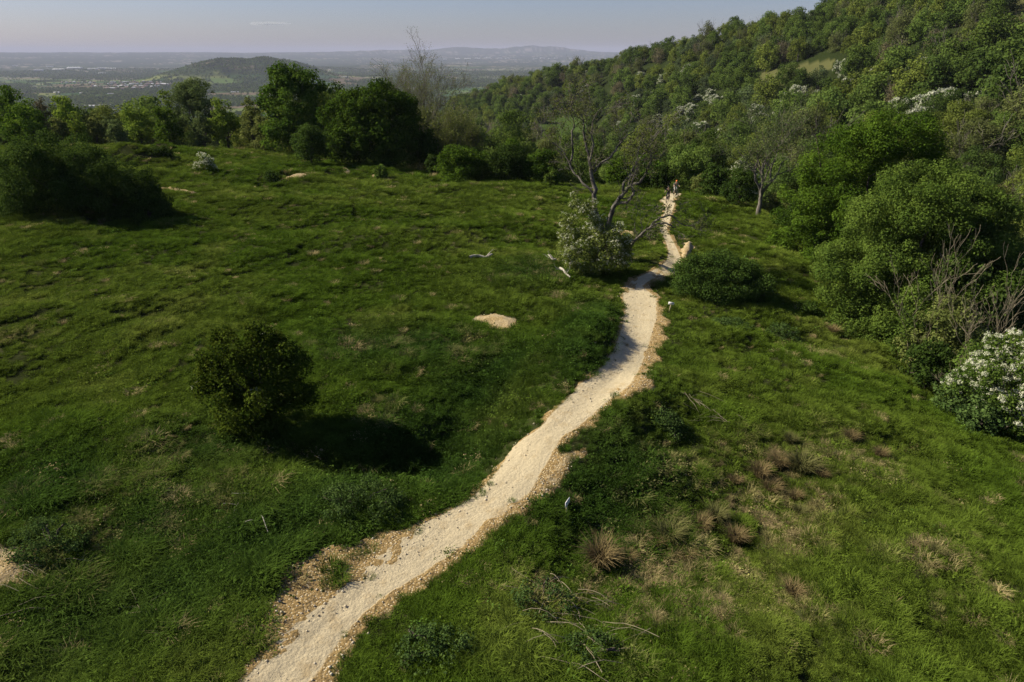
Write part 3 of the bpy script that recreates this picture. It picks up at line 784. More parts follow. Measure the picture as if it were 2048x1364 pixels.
# the bare forked tree beside the path: limbs traced in metres about its foot
tb = ground_at(1222, 528)
def limb_pts(px, dep):
    """(u,v) way points at depth offsets dep -> points relative to the foot."""
    out = []
    for (u, v), dd in zip(px, dep):
        dx, dy, dz = ray(u, v); t = (tb.y+dd)/dy
        out.append((dx*t-tb.x, dd, CAM_H+dz*t-tb.z))
    return out
rng = np.random.default_rng(77)
dt = empty('dead_tree', tb, 'bare dark forked tree with twisting limbs beside the bend of the path', 'tree')
wd = Wood(); tips = []
LIMBS = [
 ([(1222,535),(1218,500),(1205,465),(1195,440)], [0,0,0,0], .30, .24),
 ([(1196,442),(1188,405),(1189,380),(1183,352),(1180,325),(1172,290),(1168,255),(1162,225)], [0,0,0,.2,.3,.5,.6,.8], .22, .04),
 ([(1188,345),(1200,328),(1222,312),(1236,290),(1250,275),(1270,262)], [.2,.5,.8,1,1.2,1.5], .11, .03),
 ([(1180,322),(1186,295),(1183,262),(1190,232),(1204,215)], [.3,.2,0,-.2,-.4], .10, .02),
 ([(1140,330),(1146,302),(1144,270),(1148,245),(1140,215),(1152,195)], [1.5]*6, .10, .02),
 ([(1186,385),(1160,360),(1142,335),(1128,305),(1104,285),(1092,270)], [0,.5,1.3,1.8,2,2.2], .09, .02),
 ([(1210,470),(1222,430),(1232,405),(1248,388),(1262,370),(1280,365),(1294,340),(1304,312)], [0,-.3,-.4,-.5,-.7,-.8,-1,-1.2], .22, .05),
 ([(1248,388),(1247,370),(1262,345),(1280,318),(1300,290),(1320,262)], [-.5,-.3,0,.3,.5,.7], .12, .02),
 ([(1232,408),(1258,402),(1268,385),(1262,372),(1272,340),(1276,305),(1290,270)], [-.4,-.8,-1,-1,-1,-.9,-.8], .13, .02),
 ([(1225,520),(1248,505),(1262,490),(1280,470),(1300,455),(1318,447),(1338,449),(1352,458)], [0,-.5,-.8,-1.1,-1.4,-1.6,-1.7,-1.7], .17, .05),
 ([(1300,455),(1316,438),(1334,432),(1342,430),(1355,437)], [-1.4,-1.5,-1.7,-1.8,-1.9], .10, .03),
 ([(1342,430),(1365,448),(1378,452),(1386,450),(1404,443)], [-1.8,-1.9,-2,-2,-2.1], .04, .015),
 ([(1386,450),(1398,460),(1414,444)], [-2,-2,-2.1], .03, .012),
 ([(1262,490),(1276,474),(1284,455),(1282,440),(1296,425)], [-.8,-.8,-.9,-1,-1], .06, .015),
]
for px, dep, r0, r1 in LIMBS:
    P = catmull(np.array(limb_pts(px, dep)), 4); P = P + rng.normal(size=P.shape)*.03
    rad = np.linspace(r0, r1, len(P))*.95; wd.tube(P, rad, 7)
    tips.append(P[-1])
    if r0 < .25:
        L = np.linalg.norm(P[-1]-P[0])
        for k in range(max(3, int(L*1.5))):
            i = int(len(P)*(.3+.68*rng.random())); i = min(i, len(P)-2)
            d = unit(P[i+1]-P[i]) + sph(rng, 1)[0]*.8 + np.array([0, 0, .25])
            branch(rng, wd, P[i], d, .6+1.2*rng.random(), rad[i]*.45, 3, .75, .04, 4, .2, (2, 4), tips, .011)
link('trunk', wd.mesh('trunk', BARK_FORK), dt)
tips = np.array(tips); tips = tips[rng.random(len(tips)) < .4]; n = len(tips)*4; C = np.repeat(tips, 4, 0)+rng.normal(size=(n, 3))*.18
V, F, T = leaves_from(rng, C, unit(sph(rng, n)+np.array([0, 0, .4])), np.full(n, .11), rng.random(n))
link('crown', mesh_np('crown', V, [F], OLIVE, {'tint': T}), dt)

# ash on the right with sparse olive crown
x, y, h, w = span_tree(1435, 1610, 196, 71)
b = Vector((*map(float, flat(1516, 432, -1.0)), 0))
bare_tree('ash_tree', 'thin-crowned ash with pale trunk at the right field edge', b.x, b.y, h*.95, w*.9, 43, BARK_GREY, SALLOW, None, nlimb=8, per=8, leaf=.15, kids=(3, 5), trunk=.24, fork=.22, spread=.85, minr=.009)

# big trees on the right edge
def tree_on(u, v, u0, u1, vtop, back=0.0):
    """Foot at pixel (u,v) on the ground moved back metres; size from its silhouette."""
    b = ground_at(u, v); f = flat(u, v, -1.0)
    if math.hypot(b.x, b.y) > 1.10*math.hypot(*f): b = Vector((float(f[0]), float(f[1]), -1.0))
    k = (math.hypot(b.x, b.y)+back)/math.hypot(b.x, b.y); x, y = b.x*k, b.y*k
    r = math.hypot(x, y); _, _, zt = at_range((u0+u1)/2, vtop, r); z = gz(x, y)
    return x, y, zt-z, (u1-u0)/FPX*float(proj(x, y, (zt+z)/2)[2])
x, y, h, w = tree_on(1690, 520, 1522, 1835, 212, 5.5)
leafy_tree('oak_tree', 'tall dark green oak on the right edge, behind the broad olive one', 'tree', x, y, h, w, OAK, 61, 'oaks on the right field edge', npuff=330, pr=.065, leaf=.15, dens=3.2, base=.0,
  lobes=[(0,0,h*.5,w*.32,w*.32,h*.42),(w*.08,0,h*.78,w*.27,w*.25,h*.2),(-w*.15,0,h*.66,w*.22,w*.22,h*.22),(w*.3,0,h*.6,w*.2,w*.25,h*.22),(-w*.34,-.5,h*.40,w*.17,w*.2,h*.27),(-w*.2,-w*.25,h*.3,w*.2,w*.16,h*.25),(w*.1,-w*.25,h*.33,w*.22,w*.18,h*.27),(-w*.42,0,h*.2,w*.1,w*.12,h*.16),(w*.35,0,h*.3,w*.18,w*.2,h*.28),(w*.32,0,h*.84,w*.12,w*.12,h*.1),(-w*.36,-w*.2,h*.13,w*.16,w*.16,h*.13),(-w*.12,-w*.38,h*.13,w*.17,w*.14,h*.14),(w*.12,-w*.4,h*.14,w*.17,w*.14,h*.15),(w*.32,-w*.28,h*.2,w*.16,w*.14,h*.18)])
x, y, h, w = tree_on(1800, 665, 1640, 2015, 325, 6.0)
leafy_tree('oak_tree', 'broad olive-green tree nearest on the right edge, reaching to the ground', 'tree', x, y, h, w, leaf_mat('olive_oak_leaf', (.036,.066,.011), (.084,.122,.021)), 62, 'oaks on the right field edge', npuff=380, pr=.06, leaf=.125, dens=3.0, base=.0,
  lobes=[(0,0,h*.5,w*.32,w*.32,h*.42),(0,0,h*.80,w*.26,w*.26,h*.19),(-w*.2,0,h*.62,w*.22,w*.22,h*.25),(w*.22,0,h*.62,w*.22,w*.24,h*.26),(-w*.36,-.3,h*.38,w*.15,w*.2,h*.25),(-w*.18,-w*.24,h*.32,w*.2,w*.16,h*.26),(w*.12,-w*.26,h*.36,w*.22,w*.16,h*.27),(w*.36,0,h*.4,w*.15,w*.2,h*.28),(-w*.3,-w*.1,h*.16,w*.16,w*.16,h*.15),(-w*.38,-w*.2,h*.12,w*.14,w*.14,h*.12),(-w*.2,-w*.38,h*.12,w*.15,w*.13,h*.13),(w*.05,-w*.36,h*.14,w*.16,w*.13,h*.14)])
RIGHT = [((2010,560),1930,2100,250,9,MID_C,'yellow-green tree at the right edge above the bare grey shrubs'),((1990,640),1900,2090,420,5,OLIVE,'olive tree at the right edge behind the bare grey shrubs'),
 ((1880,715),1800,1960,600,1.5,OLIVE,'low olive shrub between the broad olive tree and the white hawthorn'),((1950,790),1870,2010,690,1.5,THORN,'low green shrub at the left foot of the white hawthorn'),
 ((1830,690),1770,1880,610,1.0,THORN,'small shrub beneath the bare tan branches on the right'),((2060,880),1990,2120,800,1.0,THORN,'low green bush below the white hawthorn at the right edge'),
 ((1475,415),1425,1500,330,1.0,DEEP,'dark bush at the left of the pale ash trunk'),
 ((1590,490),1545,1640,430,2.5,DEEP,'low dark bush under the left side of the tall dark oak'),((1650,560),1610,1720,480,2.5,OAK,'mid green bush in the notch between the two right-edge oaks'),
 ((1730,640),1680,1790,560,2.0,THORN,'thorny shrub at the left foot of the broad olive tree'),((1770,690),1735,1810,640,1.2,OLIVE,'dull little shrub in the grass edge below the broad olive tree'),
 ((1850,745),1800,1900,680,1.2,DEEP,'dark shrub under the leafless tan shrub'),((1905,800),1860,1950,740,1.2,BRAMBLE,'low bramble shrub at the field edge left of the white hawthorn'),
 ((1960,850),1920,2010,795,1.0,BRAMBLE,'leafy low shrub in front of the white hawthorn foot'),((1545,440),1520,1580,390,2.0,OLIVE,'small olive shrub at the right foot of the pale-trunked ash'),
 ((1410,395),1380,1445,350,1.5,OLIVE,'small olive shrub where the ridge of grass meets the wood')]
for i, (f, u0, u1, vt, bk, mm, lab) in enumerate(RIGHT):
    x, y, h, w = tree_on(*f, u0, u1, vt, bk)
    leafy_tree('tree' if h > 4 else 'shrub', lab, 'tree' if h > 4 else 'shrub', x, y, h, w, mm, 160+i, 'trees and shrubs on the right field edge', npuff=90, pr=.10, leaf=.15, dens=2.8, base=0, limbs=6, trunk=.12)
x, y, h, w = tree_on(2015, 838, 1920, 2150, 655, 1.2)
leafy_tree('hawthorn_bush', 'hawthorn smothered in white blossom at the right edge of the photo', 'bush', x, y, h, w, THORN, 71, None, npuff=170, pr=.085, leaf=.11, dens=2.6, base=0, trunk=.14, extra=(BLOSSOM, 1.0, .05, 2.6))
x, y, h, w = tree_on(1475, 405, 1430, 1510, 318, 2.2)
leafy_tree('hawthorn_bush', 'white-blossomed thorn behind the pale ash trunk', 'bush', x, y, h, w, THORN, 72, None, npuff=90, pr=.1, leaf=.16, dens=2.6, base=0, trunk=.14, extra=(BLOSSOM, .6, .11, 1.6))
x, y, h, w = tree_on(1185, 560, 1108, 1252, 398, 1.2)
leafy_tree('hawthorn_bush', 'hawthorn flecked with cream blossom wrapping the foot of the forked tree', 'bush', x, y, h, w, leaf_mat('pale_thorn_leaf', (.072,.105,.020), (.155,.185,.045)), 73, None, lobes=[(-w*.2,0,h*.5,w*.26,w*.3,h*.5),(-w*.12,0,h*.8,w*.14,w*.16,h*.2),(w*.2,-.3,h*.32,w*.28,w*.28,h*.32),(-w*.40,0,h*.4,w*.12,w*.2,h*.25),(w*.4,0,h*.28,w*.1,w*.15,h*.2),(-w*.27,0,h*.98,w*.08,w*.09,h*.12),(-w*.40,0,h*.72,w*.08,w*.1,h*.1),(w*.05,0,h*.66,w*.1,w*.1,h*.12),(w*.30,-.2,h*.62,w*.1,w*.1,h*.10),(-w*.05,-.5,h*.2,w*.2,w*.16,h*.2)], npuff=170, pr=.075, leaf=.13, dens=2.2, base=0, trunk=.2, extra=(BLOSSOM, .6, .055, .7))

def bare_shrub(label, foot, tops, seed, m_, r0=.06):
    rng = np.random.default_rng(seed); b = flat(*foot, -1.0); b = Vector((float(b[0]), float(b[1]), 0)); b.z = gz(b.x, b.y); root = empty('bare_shrub', b, label, 'shrub', 'bare shrubs on the right edge'); wd = Wood()
    for u, v in tops:
        x, y, zt = at_range(u, v, math.hypot(b.x, b.y)*(.97+.05*rng.random())); d = np.array([x-b.x, y-b.y, zt-b.z]); 
        branch(rng, wd, rng.normal(size=3)*[.15, .15, 0], d, np.linalg.norm(d)*.62, r0*(.6+.6*rng.random()), 3, .45, .06, 5, .10, (2, 4), None, .009)
    link('stem', wd.mesh('stem', m_), root); return root
bare_shrub('leafless tan shrub in front of the right side of the broad olive tree', (1836,692), [(1890,530),(1950,520),(1850,540),(1950,590),(1790,570)], 81, TWIG_TAN, .04)
bare_shrub('leafless grey shrub with upright stems behind the white hawthorn', (1995,722), [(1985,600),(2010,575),(2040,580),(1955,620),(2060,610)], 82, TWIG_TAN, .035)
bare_shrub('fallen grey branches left of the white hawthorn', (1990,775), [(1912,640),(1930,710),(1900,745),(1885,765)], 83, TWIG_TAN, .03)

# bushes of the field
x, y, h, w = tree_on(530, 885, 398, 632, 655, 1.3)
leafy_tree('hawthorn_bush', 'dense round hawthorn alone in the foreground grass left of the path', 'bush', x, y, h, w, leaf_mat('fresh_thorn_leaf', (.022,.046,.006), (.080,.110,.014)), 91, None, npuff=260, pr=.07, leaf=.11, dens=2.3, base=0, trunk=.22, shell=.35,
  lobes=[(0,0,h*.46,w*.33,w*.33,h*.40),(-w*.42,0,h*.5,w*.1,w*.14,h*.12),(-w*.3,-.2,h*.72,w*.11,w*.12,h*.12),(w*.36,0,h*.6,w*.12,w*.14,h*.13),(w*.05,0,h*.97,w*.06,w*.06,h*.08),(-w*.2,0,h*.92,w*.07,w*.07,h*.09),(w*.24,0,h*.88,w*.07,w*.08,h*.09),(w*.40,0,h*.3,w*.1,w*.12,h*.1),(-w*.1,0,h*.76,w*.26,w*.26,h*.22),(w*.16,0,h*.70,w*.24,w*.24,h*.22),(-w*.28,0,h*.45,w*.2,w*.25,h*.28),(w*.28,0,h*.42,w*.2,w*.22,h*.26),(0,-w*.25,h*.35,w*.25,w*.18,h*.28),(-w*.18,-w*.15,h*.22,w*.2,w*.18,h*.2),(w*.12,0,h*.9,w*.1,w*.1,h*.09)], extra=(BLOSSOM, .02, .05, .4))
x, y, h, w = tree_on(1435, 605, 1345, 1528, 488, 1.5)
leafy_tree('thorn_bush', 'dark round thorn bush right of the path at its bend', 'bush', x, y, h, w, DEEP, 92, None, lobes=[(0,0,h*.36,w*.36,w*.4,h*.40),(-w*.3,0,h*.42,w*.2,w*.25,h*.36),(w*.28,0,h*.32,w*.24,w*.28,h*.32),(w*.44,-.2,h*.2,w*.12,w*.16,h*.2),(-w*.44,.2,h*.3,w*.08,w*.12,h*.2),(-w*.05,0,h*.72,w*.16,w*.16,h*.16)], npuff=200, pr=.075, leaf=.10, dens=2.4, base=0, trunk=.16)
x, y, h, w = tree_on(1335, 870, 1285, 1345, 795, .3)
leafy_tree('bramble_bush', 'small dark bramble on the bank right of the path', 'bush', x, y, .75, 1.6, BRAMBLE, 93, 'brambles', npuff=40, pr=.14, leaf=.07, dens=2.0, base=0, trunk=.05)
THICK = [(120,432,-40,230,308,3.0,'tallest bush of the dark thicket at the left edge, sunlit on top'),(250,440,150,330,348,2.0,'right-hand bush of the dark thicket, sloping down to its shadow'),(10,425,-90,90,316,2.5,'bush of the dark thicket cut by the left edge of the photo'),(300,445,240,345,385,1.0,'lowest bush at the right end of the dark thicket'),(200,395,130,300,335,5.0,'back bush of the dark thicket above its right-hand slope')]
for i, (u, v, u0, u1, vt, bk, lab) in enumerate(THICK):
    x, y, h, w = tree_on(u, v, u0, u1, vt, bk)
    leafy_tree('thicket_bush', lab, 'bush', x, y, h, w, DEEP, 171+i, 'bushes of the dark thicket at the left', npuff=130, pr=.08, leaf=.15, dens=2.8, base=0, trunk=.2)
x, y, h, w = tree_on(325, 315, 299, 350, 298, .8)
leafy_tree('bramble_bush', 'small black dome of bramble alone on the left of the field', 'bush', x, y, h, w, DEEP, 181, 'brambles', npuff=60, pr=.12, leaf=.16, dens=2.6, base=0, trunk=.06)
x, y, h, w = tree_on(410, 346, 386, 434, 313, .6)
leafy_tree('hawthorn_bush', 'tiny cream-flowered hawthorn standing alone on the left field', 'bush', x, y, h, w, LIME, 182, None, npuff=34, pr=.13, leaf=.15, dens=2.0, base=.15, trunk=.12, extra=(BLOSSOM, .7, .10, 1.2))
x, y, h, w = tree_on(545, 365, 520, 560, 352, .5)
leafy_tree('bramble_bush', 'low dark bramble left of the curved earth ramp', 'bush', x, y, max(h, .9), w, DEEP, 183, 'brambles', npuff=40, pr=.14, leaf=.15, dens=2.4, base=0, trunk=.06)
x, y, h, w = tree_on(1610, 630, 1580, 1625, 600, .3)
leafy_tree('bramble_bush', 'small dark thorn in the shadow right of the round thorn bush', 'bush', x, y, h, w, DEEP, 184, 'brambles', npuff=40, pr=.14, leaf=.10, dens=2.0, base=0, trunk=.06)
BR = [(720,1040,630,800,965,'leafy bramble mound left of the path beside the gravel verge','mound'),(110,1120,40,190,1025,'bramble mound beside the heap of yellow stones',''),(1085,1240,1020,1160,1170,'bramble mound with dead stems right of the path foot',''),(1180,1340,1120,1240,1270,'bramble tangle under pale dead canes at the bottom edge',''),(880,1340,800,960,1290,'bramble patch at the bottom edge right of the path',''),
 (1460,660,1420,1500,640,'grey bramble tuft below the round thorn bush',''),(1560,690,1520,1600,640,'dry bramble tuft right of the round thorn bush','')]
for i, (u, v, u0, u1, vt, lab, _) in enumerate(BR):
    x, y, h, w = tree_on(u, v, u0, u1, vt, .5)
    leafy_tree('bramble_bush', lab, 'bush', x, y, min(max(h*.8, .5), 1.3), w, BRAMBLE, 190+i, 'brambles', npuff=120, pr=.075, leaf=.065, dens=1.5, base=0, trunk=.05, lobes=[(0,0,.1,w*.5,w*.4,min(max(h*.8, .5), 1.2)),(-w*.2,.1,.1,w*.3,w*.3,min(max(h*.6, .4), .9))])

# dead canes, logs
def canes(label, u, v, n_, L, seed, m_=DEADWOOD, rad=.011, spread=1.0, arch=.25):
    rng = np.random.default_rng(seed); b = ground_at(u, v); root = None; wd = Wood()
    for k in range(n_):
        a = rng.normal()*.6 + (math.pi if rng.random() < .4 else 0); q = rng.normal(size=2)*spread*.5
        ll = L*(.5+.7*rng.random()); P0 = np.array([q[0]-math.cos(a)*ll*.5, q[1]-math.sin(a)*ll*.5, 0]); P1 = np.array([q[0]+math.cos(a)*ll*.5, q[1]+math.sin(a)*ll*.5, 0])
        P = wiggle(rng, P0, P1, 6, .06); 
        P[:, 2] = height(P[:, 0]+b.x, P[:, 1]+b.y)-b.z + .22 + arch*rng.random()*np.sin(np.linspace(.2, 3, 6))*ll*.6
        wd.tube(P, np.full(6, rad*(.7+.6*rng.random())), 4)
    o = link('dead_canes', wd.mesh('dead_canes', m_), loc=b); return tag(o, label, 'dead stems', 'bundles of dead stems')
canes('pale broken dead stems fallen in the grass left of the path', 505, 1035, 16, .9, 1)
canes('dead canes arching over the bramble mound at the bottom', 1110, 1210, 16, 1.3, 2, TWIG_TAN, .010, 1.6, .5)
canes('tangle of pale dead canes at the bottom edge, right of the bramble mound', 1180, 1285, 34, 1.4, 3, TWIG_TAN, .010, 1.6, .45)
canes('few dead stems near the yellow stone heap', 70, 1180, 16, 1.2, 4, TWIG_TAN, .009, 1.4, .4)
canes('few pale dead stems in the dip below the path ramp', 300, 1230, 14, .9, 5, TWIG_TAN, .009, 1.0, .3)
canes('dead straw stems on the grass right of the dark bank', 1420, 835, 18, 1.1, 6, TWIG_TAN, .009, 1.3, .15)
def log(label, pts, rad, seed):
    rng = np.random.default_rng(seed); g = [ground_at(*p) for p in pts]; b = g[0]; wd = Wood()
    P = catmull(np.array([[q.x-b.x, q.y-b.y, q.z-b.z+rad*.9+.12] for q in g]), 4); P[:, 2] += .1*np.abs(np.sin(np.linspace(0, 5, len(P))))
    wd.tube(P, np.linspace(rad, rad*.6, len(P)), 8)
    for k in range(2):
        i = int(len(P)*(.4+.5*rng.random())); branch(rng, wd, P[i], np.array([rng.normal(), rng.normal(), .8]), .6, rad*.4, 1, .5, .1, 5)
    return tag(link('fallen_log', wd.mesh('fallen_log', DEADWOOD), loc=b), label, 'log', 'fallen grey logs')
log('bleached grey log lying alone in the middle of the field', [(938,521),(955,520),(972,521),(984,517)], .13, 1)
log('upper bleached branch lying left of the blossoming hawthorn', [(1097,517),(1104,524),(1112,528)], .12, 2)
log('lower bleached branch lying left of the blossoming hawthorn', [(1120,542),(1130,552),(1140,563)], .10, 3)
log('short white stick at the right side of the round thorn bush', [(1516,584),(1523,582),(1530,580)], .05, 4)

# ------------------------------------------------------------------ rush tussocks
def blades(rng, n, rad, h0, h1, w, lean, cup=.5, base=(0, 0)):
    a = rng.random(n)*6.283; q = rad*np.sqrt(rng.random(n)); bx = q*np.cos(a)+base[0]; by = q*np.sin(a)+base[1]
    da = a + rng.normal(size=n)*.9; L = h0+(h1-h0)*rng.random(n); ln = lean*(.35+.9*rng.random(n))
    dx, dy = np.cos(da), np.sin(da); px, py = -dy, dx
    z1 = L*.6; o1 = L*.25*ln; z2 = L*np.maximum(1-cup*ln*.6, .25); o2 = L*.85*ln
    W = w*(.6+.8*rng.random(n))
    tw = rng.normal(size=n)*.6; px2 = px*np.cos(tw)+dx*np.sin(tw); py2 = py*np.cos(tw)+dy*np.sin(tw)
    v0 = np.stack([bx-px2*W*.5, by-py2*W*.5, np.full(n, -.04)], -1); v1 = np.stack([bx+px2*W*.5, by+py2*W*.5, np.full(n, -.04)], -1)
    v2 = np.stack([bx+dx*o1+px2*W*.42, by+dy*o1+py2*W*.42, z1], -1); v3 = np.stack([bx+dx*o1-px2*W*.42, by+dy*o1-py2*W*.42, z1], -1)
    v4 = np.stack([bx+dx*o2, by+dy*o2, z2], -1)
    V = np.stack([v0, v1, v2, v3, v4], 1).reshape(-1, 3); k = np.arange(n)[:, None]*5
    Q = k+np.array([0, 1, 2, 3]); Tt = k+np.array([3, 2, 4])
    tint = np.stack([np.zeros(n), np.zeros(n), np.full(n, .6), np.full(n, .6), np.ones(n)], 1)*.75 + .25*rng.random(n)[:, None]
    return V, Q, Tt, tint.ravel()
RUSH_M = leaf_mat('rush_straw', (.040,.045,.014), (.29,.215,.105), .2, .12)
RUSH_D = leaf_mat('rush_green', (.030,.050,.012), (.14,.13,.05), .2, .12)
rush_meshes = []
for k in range(4):
    rg = np.random.default_rng(300+k); V, Q, Tt, ti = blades(rg, 420, .22, .45, .95, .016, .75)
    rush_meshes.append(mesh_np('rush_tussock', V, [Q, Tt], RUSH_M if k % 4 != 3 else RUSH_D, {'tint': ti}))
RUSH = [(1470,970,1.0,'large straw-tipped rush tussock at the left of the top row'),(1520,955,.9,'rush tussock second in the top row of the rush bed'),(1560,935,1.1,'tall dark-hearted rush tussock in the middle of the top row'),(1600,945,1.1,'wide rush tussock in the top row, tips blown right'),(1640,955,.9,'straw-coloured rush tussock at the right end of the top row'),
 (1590,1000,1.0,'green-gold rush tussock below the right end of the top row'),(1540,985,.8,'small pale rush tussock under the middle of the top row'),(1430,1040,1.0,'brown upright rush tussock at the centre of the rush bed'),(1400,1065,.8,'brown rush tussock left of the central upright one'),
 (1470,1085,1.2,'large grey-brown rush tussock lowest on the right of the bed'),(1365,1120,1.2,'largest spiky rush tussock in the lower row'),(1340,1080,.9,'dark green rush tussock above the largest spiky one'),(1310,1095,.8,'small rush tussock left of the dark green one'),
 (1200,1130,1.1,'spiky rush tussock farthest left, near the white sign'),(1255,1120,.8,'short rush tussock right of the farthest left one'),(1580,885,1.0,'lone rush tussock above the rush bed'),(1585,1195,.8,'lone rush tussock below the rush bed'),(1760,915,.8,'straw tuft in the grass far right of the rush bed'),(1700,880,.6,'little straw tuft above the far right one'),(1600,1030,.8,'rush tussock at the right below the dark green hollow'),
 (1590,645,.9,'dry tan rush tussock beyond the round thorn bush, left of two'),(1665,668,.8,'dry tan rush tussock beyond the round thorn bush, right of two'),(1090,1180,.6,'small rush tuft between the white sign and the bramble mound'),(1870,1110,.4,'pale straw tuft in the plain grass at the right')]
for i, (u, v, s, lab) in enumerate(RUSH):
    b = ground_at(u, v); o = link('rush_tussock', rush_meshes[i % 4 if i != 11 else 3], loc=b); o.rotation_euler = (0, 0, i*1.3); s *= (.7, 1.15, .9, 1.3, .8)[i % 5]; o.scale = (s*1.1, s*(.8+.12*(i % 4)), s*.85)
    tag(o, lab, 'tussock', 'rush tussocks in the grass')

# ------------------------------------------------------------------ grass: one scatter of tufts
def grass_mat(name, mult, trans=.3):
    m, n, l, out = mat(name)
    a = n.new('ShaderNodeAttribute'); a.attribute_type = 'INSTANCER'; a.attribute_name = 'tcol'
    t = n.new('ShaderNodeAttribute'); t.attribute_name = 'tint'
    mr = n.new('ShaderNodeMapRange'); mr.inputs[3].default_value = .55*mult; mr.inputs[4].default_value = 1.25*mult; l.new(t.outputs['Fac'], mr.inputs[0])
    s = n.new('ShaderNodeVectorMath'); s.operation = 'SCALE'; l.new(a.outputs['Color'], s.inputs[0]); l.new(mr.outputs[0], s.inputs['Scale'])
    d = n.new('ShaderNodeBsdfDiffuse'); tr = n.new('ShaderNodeBsdfTranslucent'); l.new(s.outputs[0], d.inputs[0]); l.new(s.outputs[0], tr.inputs[0])
    ms = n.new('ShaderNodeMixShader'); ms.inputs[0].default_value = trans; l.new(d.outputs[0], ms.inputs[1]); l.new(tr.outputs[0], ms.inputs[2]); l.new(ms.outputs[0], out.inputs[0])
    return m
GRASS_M = grass_mat('grass_blade', 1.0)
tuft_col = bpy.data.collections.new('grass_tufts')
specs = [(190,.30,.08,.18,.013,.9), (190,.28,.10,.22,.012,1.1), (140,.22,.16,.34,.011,1.0), (120,.26,.18,.38,.010,1.3), (80,.20,.24,.46,.009,1.1)]
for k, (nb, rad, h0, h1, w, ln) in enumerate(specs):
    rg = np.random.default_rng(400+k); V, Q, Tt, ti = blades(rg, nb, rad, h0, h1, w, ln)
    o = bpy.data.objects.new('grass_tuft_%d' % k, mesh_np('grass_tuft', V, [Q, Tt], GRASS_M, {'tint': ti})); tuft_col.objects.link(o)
rg = np.random.default_rng(410)      # broad-leaved weed
C = rg.normal(size=(26, 3))*[.14, .14, .05]+[0, 0, .22]; V, F, T = leaves_from(rg, C, unit(sph(rg, 26)*.6+[0, 0, 1]), np.full(26, .085), rg.random(26))
o = bpy.data.objects.new('grass_tuft_5', mesh_np('weed', V, [F], GRASS_M, {'tint': T})); tuft_col.objects.link(o)
rg = np.random.default_rng(411)      # fine low clover-like cover
C = rg.normal(size=(160, 3))*[.2, .2, .04]+[0, 0, .09]; V, F, T = leaves_from(rg, C, unit(sph(rg, 160)*.7+[0, 0, 1]), np.full(160, .06), rg.random(160))
o = bpy.data.objects.new('grass_tuft_6', mesh_np('clover', V, [F], GRASS_M, {'tint': T})); tuft_col.objects.link(o)

